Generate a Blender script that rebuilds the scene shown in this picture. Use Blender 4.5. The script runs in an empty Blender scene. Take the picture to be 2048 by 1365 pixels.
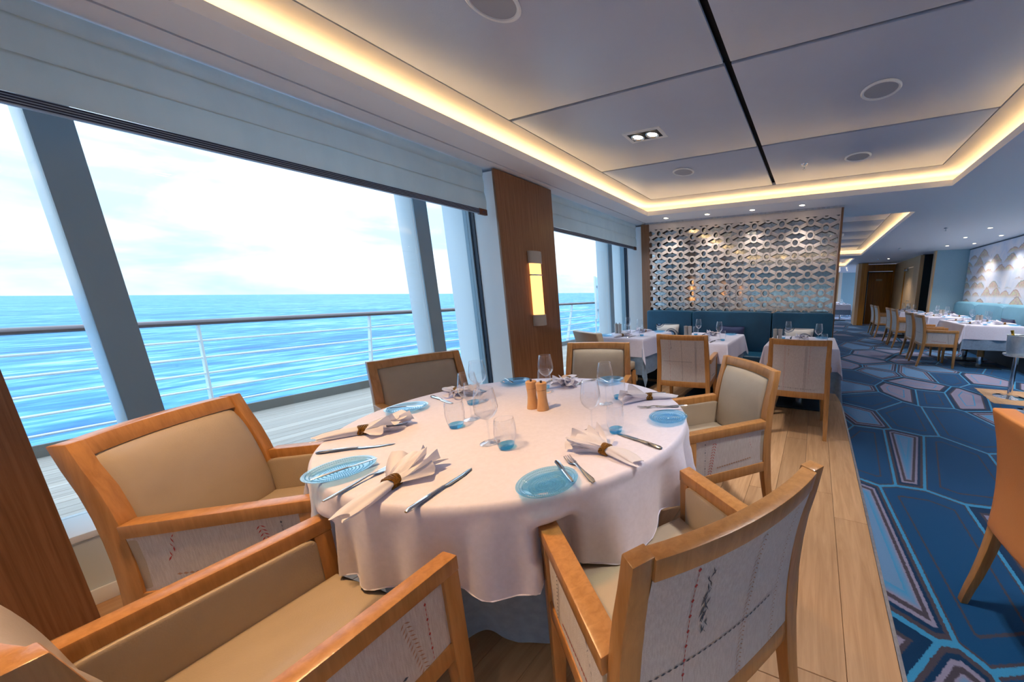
import bpy, bmesh, math, random
from mathutils import Vector, Matrix, noise as mnoise

random.seed(7)
R = math.radians
sin, cos, pi = math.sin, math.cos, math.pi
scene = bpy.context.scene
COL = scene.collection

# ------------------------------------------------------------------ camera
W_PX, H_PX = 2048.0, 1365.0
F_PX, CX, CY = 669.663, 1354.174, 717.082          # lens solved from the room's straight lines
YAW, PITCH, ROLL = 0.387052, 0.194258, -0.0047244
CAM_Z = 1.33
cam_data = bpy.data.cameras.new('camera')
cam = bpy.data.objects.new('camera', cam_data)
COL.objects.link(cam)
cam_data.sensor_fit = 'HORIZONTAL'
cam_data.sensor_width = 36.0
cam_data.lens = F_PX / W_PX * 36.0
cam_data.shift_x = -(CX - W_PX / 2) / W_PX
cam_data.shift_y = (CY - H_PX / 2) / W_PX
cam_data.clip_start = 0.02
cam_data.clip_end = 60000
_f0 = Vector((-sin(YAW), cos(YAW), 0)); _r0 = Vector((cos(YAW), sin(YAW), 0)); _u0 = Vector((0, 0, 1))
_f = cos(PITCH) * _f0 - sin(PITCH) * _u0
_u = cos(PITCH) * _u0 + sin(PITCH) * _f0
_rr = cos(ROLL) * _r0 + sin(ROLL) * _u
_uu = cos(ROLL) * _u - sin(ROLL) * _r0
cam.matrix_world = Matrix(((_rr.x, _uu.x, -_f.x, 0), (_rr.y, _uu.y, -_f.y, 0), (_rr.z, _uu.z, -_f.z, CAM_Z), (0, 0, 0, 1)))
scene.camera = cam

# ------------------------------------------------------------------ view and render quality
scene.view_settings.view_transform = 'Standard'
scene.view_settings.look = 'None'
scene.view_settings.gamma = 1.0
scene.view_settings.use_curve_mapping = False
scene.view_settings.exposure = 0.8
try:
    scene.cycles.use_denoising = True
    scene.cycles.caustics_reflective = False
    scene.cycles.caustics_refractive = False
    scene.cycles.sample_clamp_indirect = 5.0
    scene.cycles.max_bounces = 9
    scene.cycles.diffuse_bounces = 6
    scene.cycles.transparent_max_bounces = 24
except Exception:
    pass


def lin(h):
    h = h.lstrip('#')
    o = []
    for i in (0, 2, 4):
        c = int(h[i:i + 2], 16) / 255
        o.append(c / 12.92 if c <= 0.04045 else ((c + 0.055) / 1.055) ** 2.4)
    return (o[0], o[1], o[2], 1.0)


def nd(nt, t, **kw):
    n = nt.nodes.new('ShaderNode' + t)
    for k, v in kw.items():
        k2 = k.replace('_', ' ')
        if k in n.inputs:
            n.inputs[k].default_value = v
        elif k2 in n.inputs:
            n.inputs[k2].default_value = v
        else:
            setattr(n, k, v)
    return n


def ramp(nt, stops, interp='LINEAR'):
    n = nt.nodes.new('ShaderNodeValToRGB')
    cr = n.color_ramp
    cr.interpolation = interp
    while len(cr.elements) < len(stops):
        cr.elements.new(0.5)
    for e, (p, c) in zip(cr.elements, stops):
        e.position = p
        e.color = c if len(c) == 4 else (*c, 1)
    return n


# ------------------------------------------------------------------ world: bright thin overcast over the sea
SKY_STRENGTH = 2.3
world = bpy.data.worlds.new('sky')
scene.world = world
world.use_nodes = True
wt = world.node_tree
wt.nodes.clear()
w_out = nd(wt, 'OutputWorld')
w_bg = nd(wt, 'Background')
w_tc = nd(wt, 'TexCoord')
w_sep = nd(wt, 'SeparateXYZ')
wt.links.new(w_tc.outputs['Generated'], w_sep.inputs[0])
w_map = nd(wt, 'Mapping')
w_map.inputs['Scale'].default_value = (1.0, 1.0, 3.4)
wt.links.new(w_tc.outputs['Generated'], w_map.inputs[0])
w_no = nd(wt, 'TexNoise', Scale=3.2, Detail=7.0, Roughness=0.55, Distortion=0.35)
wt.links.new(w_map.outputs[0], w_no.inputs['Vector'])
w_cl = ramp(wt, [(0.40, (0, 0, 0)), (0.60, (1, 1, 1))])
wt.links.new(w_no.outputs[0], w_cl.inputs[0])
w_gr = ramp(wt, [(0.0, (0.29, 0.37, 0.44)), (0.12, (0.265, 0.37, 0.46)), (0.45, (0.22, 0.36, 0.50)), (1.0, (0.22, 0.36, 0.55))])
wt.links.new(w_sep.outputs[2], w_gr.inputs[0])
w_mix = nd(wt, 'Mix', data_type='RGBA')
wt.links.new(w_cl.outputs[0], w_mix.inputs[0])
wt.links.new(w_gr.outputs[0], w_mix.inputs[6])
w_mix.inputs[7].default_value = (0.50, 0.53, 0.58, 1)
# overcast luminance law: the zenith is nearly three times as bright as the horizon
w_ma = nd(wt, 'Math', operation='MULTIPLY_ADD', use_clamp=False)
wt.links.new(w_sep.outputs[2], w_ma.inputs[0])
w_ma.inputs[1].default_value = 1.3
w_ma.inputs[2].default_value = 0.72
w_mx = nd(wt, 'Math', operation='MAXIMUM')
wt.links.new(w_ma.outputs[0], w_mx.inputs[0])
w_mx.inputs[1].default_value = 0.5
w_ms = nd(wt, 'Math', operation='MULTIPLY')
wt.links.new(w_mx.outputs[0], w_ms.inputs[0])
w_ms.inputs[1].default_value = SKY_STRENGTH
wt.links.new(w_mix.outputs[2], w_bg.inputs[0])
wt.links.new(w_ms.outputs[0], w_bg.inputs[1])
wt.links.new(w_bg.outputs[0], w_out.inputs[0])

# lamp powers of the fixtures built below
LED_STRENGTH = 9.5
SPOT_TWIN = 38.0
SPOT_SMALL = 22.0
SCONCE_STRENGTH = 1.9
WARM = (1.0, 0.60, 0.28)
SOFT = (1.0, 0.93, 0.88)


# ------------------------------------------------------------------ mesh helpers
class MB:
    """collects geometry; build() links it as ONE mesh object"""

    def __init__(self):
        self.v = []; self.f = []; self.mi = []; self.cur = 0

    def _add(self, vs, fs):
        b = len(self.v)
        self.v += [tuple(p) for p in vs]
        for f in fs:
            self.f.append(tuple(b + i for i in f)); self.mi.append(self.cur)
        return self

    def box(self, x0, x1, y0, y1, z0, z1, M=None):
        vs = [Vector((x, y, z)) for z in (z0, z1) for y in (y0, y1) for x in (x0, x1)]
        if M is not None:
            vs = [M @ p for p in vs]
        return self._add(vs, [(0, 2, 3, 1), (4, 5, 7, 6), (0, 1, 5, 4), (2, 6, 7, 3), (0, 4, 6, 2), (1, 3, 7, 5)])

    def loft(self, secs, cap=True, closed=True):
        n = len(secs[0]); vs = [p for s in secs for p in s]; fs = []
        for i in range(len(secs) - 1):
            for j in range(n if closed else n - 1):
                k = (j + 1) % n
                fs.append((i * n + j, i * n + k, (i + 1) * n + k, (i + 1) * n + j))
        if cap and closed:
            fs.append(tuple(range(n - 1, -1, -1)))
            fs.append(tuple((len(secs) - 1) * n + j for j in range(n)))
        return self._add(vs, fs)

    def grid(self, fn, nu, nv, wrap=False):
        vs = [fn(i / nu, j / nv) for j in range(nv + 1) for i in range(nu if wrap else nu + 1)]
        m = nu if wrap else nu + 1; fs = []
        for j in range(nv):
            for i in range(nu):
                k = (i + 1) % m if wrap else i + 1
                fs.append((j * m + i, j * m + k, (j + 1) * m + k, (j + 1) * m + i))
        return self._add(vs, fs)

    def lathe(self, prof, n=24, c=(0, 0, 0), M=None):
        vs = []; fs = []; m = len(prof)
        for r, z in prof:
            for i in range(n):
                a = 2 * pi * i / n
                p = Vector((c[0] + max(r, 1e-5) * cos(a), c[1] + max(r, 1e-5) * sin(a), c[2] + z))
                vs.append(M @ p if M is not None else p)
        for j in range(m - 1):
            for i in range(n):
                k = (i + 1) % n
                fs.append((j * n + i, j * n + k, (j + 1) * n + k, (j + 1) * n + i))
        return self._add(vs, fs)

    def tube(self, path, r, n=8, cap=True):
        path = [Vector(p) for p in path]; secs = []
        for i, p in enumerate(path):
            d = (path[min(i + 1, len(path) - 1)] - path[max(i - 1, 0)]).normalized()
            up = Vector((0, 0, 1)) if abs(d.z) < 0.9 else Vector((1, 0, 0))
            a = d.cross(up).normalized(); b = a.cross(d).normalized()
            rr = r[i] if isinstance(r, (list, tuple)) else r
            secs.append([p + (a * cos(2 * pi * k / n) + b * sin(2 * pi * k / n)) * rr for k in range(n)])
        return self.loft(secs, cap)

    def superell(self, c, s, e=0.22, nu=28, nv=14, M=None):
        def sp(x, p):
            return math.copysign(abs(x) ** p, x)

        def fn(u, v):
            a = -pi + 2 * pi * u; b = -pi / 2 + pi * v
            p = Vector((c[0] + s[0] * sp(cos(b), e) * sp(cos(a), e), c[1] + s[1] * sp(cos(b), e) * sp(sin(a), e), c[2] + s[2] * sp(sin(b), e)))
            return M @ p if M is not None else p
        return self.grid(fn, nu, nv)

    def build(self, name, mat, parent=None, bevel=0.0, seg=2, smooth=35, props=None):
        me = bpy.data.meshes.new(name)
        me.from_pydata(self.v, [], self.f)
        mats = mat if isinstance(mat, (list, tuple)) else [mat]
        for m in mats:
            me.materials.append(M_[m] if isinstance(m, str) else m)
        if len(mats) > 1:
            me.polygons.foreach_set('material_index', self.mi)
        bm = bmesh.new(); bm.from_mesh(me)
        bmesh.ops.remove_doubles(bm, verts=bm.verts, dist=1e-5)
        bmesh.ops.recalc_face_normals(bm, faces=bm.faces)
        if bevel > 0:
            ed = [e for e in bm.edges if len(e.link_faces) == 2 and e.calc_face_angle(0) > R(30)]
            bmesh.ops.bevel(bm, geom=ed, offset=bevel, segments=seg, affect='EDGES', profile=0.5, clamp_overlap=True)
        bm.to_mesh(me); bm.free()
        if smooth:
            me.shade_smooth()
            me.set_sharp_from_angle(angle=R(smooth))
        o = bpy.data.objects.new(name, me)
        COL.objects.link(o)
        if parent is not None:
            o.parent = parent
        if props:
            for k, v in props.items():
                o[k] = v
        return o


def tag(o, label=None, cat=None, group=None, kind=None):
    if label: o['label'] = label
    if cat: o['category'] = cat
    if group: o['group'] = group
    if kind: o['kind'] = kind
    return o


def thing(name, label, cat, loc=(0, 0, 0), rz=0.0, group=None):
    o = bpy.data.objects.new(name, None)
    o.empty_display_size = 0.1
    COL.objects.link(o)
    o.location = loc; o.rotation_euler = (0, 0, rz)
    return tag(o, label, cat, group)


def struct(name, label=None):
    o = bpy.data.objects.new(name, None)
    o.empty_display_size = 0.1
    COL.objects.link(o)
    o['kind'] = 'structure'
    if label: o['label'] = label
    return o


def copy_tree(o, parent=None):
    c = o.copy(); COL.objects.link(c); c.parent = parent
    for ch in list(o.children):
        copy_tree(ch, c)
    return c


def put(o, x, y, z, rz, label=None, group=None):
    o.location = (x, y, z); o.rotation_euler = (0, 0, rz)
    if label: o['label'] = label
    if group: o['group'] = group
    return o


def lerp(a, b, t):
    return a + (b - a) * t


def interp(tab, z):
    """smooth interpolation in a table of (z, value)"""
    if z <= tab[0][0]: return tab[0][1]
    for i in range(len(tab) - 1):
        if z <= tab[i + 1][0]:
            t = (z - tab[i][0]) / (tab[i + 1][0] - tab[i][0])
            p0 = tab[max(i - 1, 0)][1]; p1 = tab[i][1]; p2 = tab[i + 1][1]; p3 = tab[min(i + 2, len(tab) - 1)][1]
            return 0.5 * (2 * p1 + (p2 - p0) * t + (2 * p0 - 5 * p1 + 4 * p2 - p3) * t * t + (3 * p1 - p0 - 3 * p2 + p3) * t ** 3)
    return tab[-1][1]


# ------------------------------------------------------------------ materials
M_ = {}


def new_mat(name):
    m = bpy.data.materials.new(name); m.use_nodes = True
    nt = m.node_tree
    b = nt.nodes['Principled BSDF']
    M_[name] = m
    return m, nt, b


def set_in(b, **kw):
    for k, v in kw.items():
        k = k.replace('_', ' ')
        if k in b.inputs:
            b.inputs[k].default_value = v


def pm(name, c1, c2=None, scale=(4, 4, 4), detail=4, rough=0.5, metal=0.0, bump=0.0, bscale=None, contrast=(0.35, 0.65), rand=False, spec=0.5, sheen=0.0, coat=0.0, dist=0.0, emis=None, es=0.0):
    m, nt, b = new_mat(name)
    set_in(b, Base_Color=lin(c1), Roughness=rough, Metallic=metal, Specular_IOR_Level=spec, Sheen_Weight=sheen, Coat_Weight=coat)
    L = nt.links.new
    if c2 or bump:
        tc = nd(nt, 'TexCoord')
        src = tc.outputs['Object']
        if rand:
            oi = nd(nt, 'ObjectInfo')
            mul = nd(nt, 'Math', operation='MULTIPLY'); mul.inputs[1].default_value = 37.0
            L(oi.outputs['Random'], mul.inputs[0])
            add = nd(nt, 'VectorMath', operation='ADD')
            L(src, add.inputs[0]); L(mul.outputs[0], add.inputs[1])
            src = add.outputs[0]
        mp = nd(nt, 'Mapping'); mp.inputs['Scale'].default_value = scale
        L(src, mp.inputs[0])
        no = nd(nt, 'TexNoise', Scale=1.0, Detail=float(detail), Roughness=0.6, Distortion=dist)
        L(mp.outputs[0], no.inputs['Vector'])
    if c2:
        rp = ramp(nt, [(contrast[0], lin(c1)), (contrast[1], lin(c2))])
        L(no.outputs[0], rp.inputs[0])
        out = rp.outputs[0]
        if rand:
            hsv = nd(nt, 'HueSaturation')
            mr = nd(nt, 'MapRange'); mr.inputs[3].default_value = 0.82; mr.inputs[4].default_value = 1.12
            L(oi.outputs['Random'], mr.inputs[0]); L(mr.outputs[0], hsv.inputs['Value'])
            L(out, hsv.inputs['Color']); out = hsv.outputs[0]
        L(out, b.inputs['Base Color'])
    if bump:
        bs = bscale or scale
        mp2 = nd(nt, 'Mapping'); mp2.inputs['Scale'].default_value = bs
        L(src, mp2.inputs[0])
        n2 = nd(nt, 'TexNoise', Scale=1.0, Detail=3.0)
        L(mp2.outputs[0], n2.inputs['Vector'])
        bp = nd(nt, 'Bump', Strength=bump, Distance=0.01)
        L(n2.outputs[0], bp.inputs['Height']); L(bp.outputs[0], b.inputs['Normal'])
    if emis:
        set_in(b, Emission_Color=lin(emis), Emission_Strength=es)
    return m


pm('white_paint', 'e9ecee', rough=0.35, spec=0.5)
pm('white_wall', 'd3dde0', rough=0.5)
pm('ceiling_white', 'eceff6', rough=0.6)
pm('ceiling_panel', 'b9c3d6', 'bec8da', scale=(1.5, 1.5, 1.5), rough=0.35, metal=0.0, bump=0.05, bscale=(160, 160, 160))
pm('cove_plaster', 'efe6da', rough=0.7)
pm('black_gap', '10131c', rough=0.6)
pm('groove_grey', '5b6370', rough=0.6)
pm('walnut', '966a4a', '7c5436', scale=(90, 90, 2.2), detail=5, rough=0.38, bump=0.08, dist=0.4)
pm('wood_panel', 'd0aa80', 'c09a6c', scale=(60, 60, 1.6), detail=5, rough=0.42, dist=0.4)
pm('amber_door', 'b8781f', '8f5a14', scale=(50, 50, 1.4), detail=5, rough=0.4, dist=0.4)
pm('oak_frame', 'c08a52', 'ab7741', scale=(55, 55, 5), detail=5, rough=0.30, bump=0.05, bscale=(200, 200, 20), dist=0.5)
pm('plank_oak', 'd0a67c', 'b48a60', scale=(26, 2.0, 26), detail=7, rough=0.5, bump=0.12, bscale=(120, 6, 120), rand=True, dist=0.9, contrast=(0.3, 0.7))
def add_knots(name):
    nt = M_[name].node_tree; b = nt.nodes['Principled BSDF']; L = nt.links.new
    src = b.inputs['Base Color'].links[0].from_socket
    vec = [n for n in nt.nodes if n.type == 'VECT_MATH'][0].outputs[0]
    mp = nd(nt, 'Mapping'); mp.inputs['Scale'].default_value = (1.0, 0.55, 1.0); L(vec, mp.inputs[0])
    vo = nd(nt, 'TexVoronoi', feature='F1', Scale=2.6, Randomness=1.0); L(mp.outputs[0], vo.inputs['Vector'])
    rp = ramp(nt, [(0.012, (1, 1, 1)), (0.05, (0.25, 0.25, 0.25)), (0.11, (0, 0, 0))]); L(vo.outputs['Distance'], rp.inputs[0])
    mx = nd(nt, 'Mix', data_type='RGBA'); mu = nd(nt, 'Math', operation='MULTIPLY'); mu.inputs[1].default_value = 0.75
    L(rp.outputs[0], mu.inputs[0]); L(mu.outputs[0], mx.inputs[0]); L(src, mx.inputs[6]); mx.inputs[7].default_value = lin('6b4a30')
    L(mx.outputs[2], b.inputs['Base Color'])


add_knots('plank_oak')
pm('plank_teak', 'a89e92', '968a7c', scale=(30, 1.5, 30), detail=5, rough=0.6, rand=True, dist=0.4)
pm('caulk', '6f6a62', rough=0.8)
pm('leather_beige', 'b4a692', 'aa9b87', scale=(3, 3, 3), rough=0.36, bump=0.10, bscale=(220, 220, 220))
pm('leather_orange', 'd58a4c', 'cf8245', scale=(3, 3, 3), rough=0.4, bump=0.08, bscale=(240, 240, 240))
pm('leather_teal', '1d5a78', '184e6a', scale=(3, 3, 3), rough=0.36, bump=0.08, bscale=(220, 220, 220))
pm('bench_blue', '7bb0c8', '72a8c1', scale=(3, 3, 3), rough=0.5)
pm('linen', 'cfc8c4', 'bfb6b2', scale=(300, 300, 30), detail=3, rough=0.85, bump=0.25, bscale=(500, 500, 500), sheen=0.2)
pm('stitch_red', 'b23a34', rough=0.8)
pm('stitch_grey', '4f5560', rough=0.8)
pm('stitch_tan', 'b08a70', rough=0.8)
pm('cloth_white', 'e0def0', 'dad8ea', scale=(60, 60, 60), rough=0.75, bump=0.08, bscale=(900, 900, 900), sheen=0.25)
pm('cloth_blue', '7f99b4', '748ca6', scale=(30, 30, 30), rough=0.8, bump=0.05, bscale=(800, 800, 800), sheen=0.2)
pm('napkin', 'e9e7f0', rough=0.75, bump=0.06, bscale=(900, 900, 900), sheen=0.2)
pm('steel', 'd6d8da', rough=0.16, metal=1.0)
pm('chrome', 'e4e6e8', rough=0.07, metal=1.0)
pm('brushed', 'c9ccd2', 'b4b8c0', scale=(40, 40, 3), rough=0.28, metal=0.9)
pm('gold_ring', 'a8762e', '6e4a1c', scale=(300, 300, 300), rough=0.3, metal=0.9, bump=0.5, bscale=(400, 400, 400))
pm('dark_knob', '5a5560', rough=0.3, metal=0.8)
pm('beech', 'd9ab78', 'c99a68', scale=(40, 40, 6), rough=0.5, dist=0.3)
pm('shade_cloth', 'd2d8d4', 'cbd2cf', scale=(8, 8, 2), rough=0.85, bump=0.05, bscale=(60, 30, 60))
def translucent(name, w):
    nt = M_[name].node_tree; b = nt.nodes['Principled BSDF']; o = nt.nodes['Material Output']; L = nt.links.new
    tl = nd(nt, 'BsdfTranslucent'); mx = nd(nt, 'MixShader'); mx.inputs[0].default_value = w
    if b.inputs['Base Color'].is_linked: L(b.inputs['Base Color'].links[0].from_socket, tl.inputs[0])
    else: tl.inputs[0].default_value = b.inputs['Base Color'].default_value
    L(b.outputs[0], mx.inputs[1]); L(tl.outputs[0], mx.inputs[2]); L(mx.outputs[0], o.inputs[0])


translucent('shade_cloth', 0.35)
translucent('napkin', 0.2)
pm('shade_navy', '1c2440', rough=0.5)
pm('shade_silver', '9fb0c4', rough=0.4)
pm('shade_brown', '6b4433', rough=0.5)
pm('frame_grey', '8ea8b8', rough=0.4)
pm('gasket', '16243a', rough=0.5)
pm('alu_white', 'dfe8ec', rough=0.3)
pm('rail_wood', '4a3838', '5a4646', scale=(20, 3, 20), rough=0.35, coat=0.3)
pm('sofa_base', '1a2a38', rough=0.5)
pm('blue_wall', '9dbfd0', '96b9ca', scale=(60, 60, 60), rough=0.7, bump=0.04, bscale=(300, 300, 300))
pm('black_panel', '14222a', rough=0.5)
pm('navy_pillow', '1e2a55', rough=0.8, sheen=0.2)
pm('lattice_cream', 'e6d8cd', 'dccdc2', scale=(6, 6, 6), rough=0.45)
pm('speaker_mesh', 'a9adb6', rough=0.7, bump=0.3, bscale=(900, 900, 900))
pm('cap_grey', 'b9b3ab', rough=0.35, metal=0.2)
pm('sign_plate', 'c9bf9a', rough=0.4)
pm('bottle_gold', 'd9a640', rough=0.25, metal=0.8)
pm('bottle_dark', '1c2a20', rough=0.1)
pm('bucket_frost', 'e6edf2', 'b9c8d4', scale=(14, 14, 6), rough=0.3, metal=0.45)
pm('mill_steel', 'cfd2d6', rough=0.3, metal=0.8)


def emat(name, col, strength):
    m = bpy.data.materials.new(name); m.use_nodes = True
    nt = m.node_tree; nt.nodes.clear()
    o = nd(nt, 'OutputMaterial'); e = nd(nt, 'Emission')
    e.inputs[0].default_value = (*col, 1); e.inputs[1].default_value = strength
    nt.links.new(e.outputs[0], o.inputs[0])
    M_[name] = m


emat('led_strip', (1.0, 0.70, 0.36), LED_STRENGTH)
emat('lamp_glow', (1.0, 0.80, 0.55), 14.0)
emat('sconce_glow', (1.0, 0.40, 0.12), SCONCE_STRENGTH)


def thin_glass(name, tint=(1, 1, 1), ior=1.45, diff=None, dmix=0.0, rough=0.0, gl=1.0, power=4.0):
    """thin clear glass: see-through with a Fresnel mirror on top"""
    m = bpy.data.materials.new(name); m.use_nodes = True
    nt = m.node_tree; nt.nodes.clear(); L = nt.links.new
    o = nd(nt, 'OutputMaterial')
    tr = nd(nt, 'BsdfTransparent'); tr.inputs[0].default_value = (*tint, 1)
    g = nd(nt, 'BsdfGlossy'); g.inputs['Roughness'].default_value = rough
    g.inputs['Color'].default_value = (gl, gl, gl, 1)
    # reflectance from the facing angle (the same on both sides of the sheet)
    lw = nd(nt, 'LayerWeight'); lw.inputs[0].default_value = 0.5
    pw = nd(nt, 'Math', operation='POWER'); pw.inputs[1].default_value = power
    L(lw.outputs['Facing'], pw.inputs[0])
    f0 = ((ior - 1) / (ior + 1)) ** 2
    fr = nd(nt, 'Math', operation='MULTIPLY_ADD', use_clamp=True); fr.inputs[1].default_value = 0.9 - f0; fr.inputs[2].default_value = f0
    L(pw.outputs[0], fr.inputs[0])
    mx = nd(nt, 'MixShader')
    base = tr.outputs[0]
    if diff:
        d = nd(nt, 'BsdfDiffuse'); d.inputs[0].default_value = (*diff, 1)
        tl = nd(nt, 'BsdfTranslucent'); tl.inputs[0].default_value = (*diff, 1)
        m1 = nd(nt, 'MixShader'); m1.inputs[0].default_value = 0.5
        L(d.outputs[0], m1.inputs[1]); L(tl.outputs[0], m1.inputs[2])
        m2 = nd(nt, 'MixShader'); m2.inputs[0].default_value = dmix
        L(tr.outputs[0], m2.inputs[1]); L(m1.outputs[0], m2.inputs[2])
        base = m2.outputs[0]
    L(fr.outputs[0], mx.inputs[0]); L(base, mx.inputs[1]); L(g.outputs[0], mx.inputs[2])
    L(mx.outputs[0], o.inputs[0])
    M_[name] = m


thin_glass('pane_glass', (0.94, 0.985, 1.0), 1.35)
thin_glass('drink_glass', (0.965, 0.975, 0.99), 1.6, power=2.4)
thin_glass('blue_base', (0.45, 0.82, 0.97), 1.6, (0.05, 0.45, 0.85), 0.15)
thin_glass('plate_glass', (0.70, 0.905, 1.0), 1.5, (0.10, 0.60, 1.0), 0.12)
thin_glass('plate_bead', (0.30, 0.66, 0.92), 1.8, (0.30, 0.75, 1.0), 0.35, power=2.0)
thin_glass('frost_glass', (0.75, 0.92, 0.95), 1.4, (0.75, 0.92, 0.95), 0.6, 0.2)


def mirror_mat():
    m, nt, b = new_mat('antique_mirror')
    L = nt.links.new
    tc = nd(nt, 'TexCoord')
    no = nd(nt, 'TexNoise', Scale=22.0, Detail=8.0, Roughness=0.75)
    L(tc.outputs['Object'], no.inputs['Vector'])
    rp = ramp(nt, [(0.44, (0.70, 0.75, 0.78)), (0.56, (0.52, 0.57, 0.60)), (0.68, (0.20, 0.22, 0.24))])
    L(no.outputs[0], rp.inputs[0]); L(rp.outputs[0], b.inputs['Base Color'])
    r2 = ramp(nt, [(0.4, (0.03, 0.03, 0.03)), (0.7, (0.25, 0.25, 0.25))])
    L(no.outputs[0], r2.inputs[0]); L(r2.outputs[0], b.inputs['Roughness'])
    b.inputs['Metallic'].default_value = 0.95


mirror_mat()


def carpet_mat():
    """woven carpet: irregular polygons with nested outlines"""
    m, nt, b = new_mat('carpet')
    L = nt.links.new
    tc = nd(nt, 'TexCoord')
    # slight wobble of the outlines, as woven tufts show
    wob = nd(nt, 'TexNoise', Scale=90.0, Detail=2.0)
    L(tc.outputs['Object'], wob.inputs['Vector'])
    ws = nd(nt, 'VectorMath', operation='SCALE'); ws.inputs[3].default_value = 0.014
    L(wob.outputs[1], ws.inputs[0])
    ad = nd(nt, 'VectorMath', operation='ADD')
    L(tc.outputs['Object'], ad.inputs[0]); L(ws.outputs[0], ad.inputs[1])
    mp = nd(nt, 'Mapping'); mp.inputs['Scale'].default_value = (1.45, 0.95, 1); mp.inputs['Rotation'].default_value = (0, 0, 0.6)
    mp.inputs['Location'].default_value = (0.37, 0.81, 0)
    L(ad.outputs[0], mp.inputs[0])
    ve = nd(nt, 'TexVoronoi', voronoi_dimensions='2D', feature='DISTANCE_TO_EDGE', Scale=1.3, Randomness=1.0)
    vc = nd(nt, 'TexVoronoi', voronoi_dimensions='2D', feature='F1', Scale=1.3, Randomness=1.0)
    L(mp.outputs[0], ve.inputs['Vector']); L(mp.outputs[0], vc.inputs['Vector'])
    blue = lin('074a7a'); deep = lin('06345a'); cyan = lin('3a92c4'); brown = lin('484350'); grey = lin('8d8aa6'); steel = lin('6690bc')
    A = ramp(nt, [(0.0, cyan), (0.015, cyan), (0.018, brown), (0.030, brown), (0.034, blue), (0.15, blue), (0.153, brown), (0.168, brown), (0.172, blue), (1.0, blue)], 'LINEAR')
    B = ramp(nt, [(0.0, cyan), (0.015, cyan), (0.019, deep), (0.085, deep), (0.09, brown), (0.112, brown), (0.118, grey), (0.24, grey), (0.245, cyan), (0.262, cyan), (0.267, grey), (1.0, grey)])
    C = ramp(nt, [(0.0, cyan), (0.015, cyan), (0.019, brown), (0.045, brown), (0.05, deep), (0.075, deep), (0.08, grey), (0.102, grey), (0.107, brown), (0.135, brown), (0.14, grey), (0.165, steel), (0.21, cyan), (0.215, steel), (1.0, steel)])
    for r in (A, B, C):
        L(ve.outputs['Distance'], r.inputs[0])
    sp = nd(nt, 'SeparateColor'); L(vc.outputs['Color'], sp.inputs[0])
    g1 = nd(nt, 'Math', operation='GREATER_THAN'); g1.inputs[1].default_value = 0.45; L(sp.outputs[0], g1.inputs[0])
    g2 = nd(nt, 'Math', operation='GREATER_THAN'); g2.inputs[1].default_value = 0.76; L(sp.outputs[0], g2.inputs[0])
    m1 = nd(nt, 'Mix', data_type='RGBA'); L(g1.outputs[0], m1.inputs[0]); L(A.outputs[0], m1.inputs[6]); L(C.outputs[0], m1.inputs[7])
    m2 = nd(nt, 'Mix', data_type='RGBA'); L(g2.outputs[0], m2.inputs[0]); L(m1.outputs[2], m2.inputs[6]); L(B.outputs[0], m2.inputs[7])
    pile = nd(nt, 'TexNoise', Scale=420.0, Detail=2.0); L(tc.outputs['Object'], pile.inputs['Vector'])
    mr = nd(nt, 'MapRange'); mr.inputs[3].default_value = 0.72; mr.inputs[4].default_value = 1.22; L(pile.outputs[0], mr.inputs[0])
    hs = nd(nt, 'HueSaturation'); L(mr.outputs[0], hs.inputs['Value']); L(m2.outputs[2], hs.inputs['Color'])
    L(hs.outputs[0], b.inputs['Base Color'])
    bp = nd(nt, 'Bump', Strength=0.35, Distance=0.01); L(pile.outputs[0], bp.inputs['Height']); L(bp.outputs[0], b.inputs['Normal'])
    set_in(b, Roughness=0.95, Specular_IOR_Level=0.1, Sheen_Weight=0.15)


carpet_mat()


def sea_mat():
    m, nt, b = new_mat('sea_water')
    L = nt.links.new
    tc = nd(nt, 'TexCoord')
    def n(sx, sy, det, dist=0.4):
        mp = nd(nt, 'Mapping'); mp.inputs['Scale'].default_value = (sx, sy, 1); mp.inputs['Rotation'].default_value = (0, 0, 0.25)
        L(tc.outputs['Object'], mp.inputs[0])
        t = nd(nt, 'TexNoise', Scale=1.0, Detail=float(det), Roughness=0.62, Distortion=dist)
        L(mp.outputs[0], t.inputs['Vector']); return t
    a = n(0.22, 0.075, 8, 0.8); c = n(0.03, 0.012, 5)
    mx = nd(nt, 'Mix', data_type='FLOAT'); mx.inputs[0].default_value = 0.35
    L(a.outputs[0], mx.inputs[2]); L(c.outputs[0], mx.inputs[3])
    rp = ramp(nt, [(0.38, lin('12588a')), (0.47, lin('2272a4')), (0.54, lin('4a92b6')), (0.64, lin('9cc0d0'))])
    L(mx.outputs[0], rp.inputs[0]); L(rp.outputs[0], b.inputs['Base Color'])
    bp = nd(nt, 'Bump', Strength=0.5, Distance=1.0); L(a.outputs[0], bp.inputs['Height']); L(bp.outputs[0], b.inputs['Normal'])
    set_in(b, Roughness=0.5, Specular_IOR_Level=0.15)


sea_mat()


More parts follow.
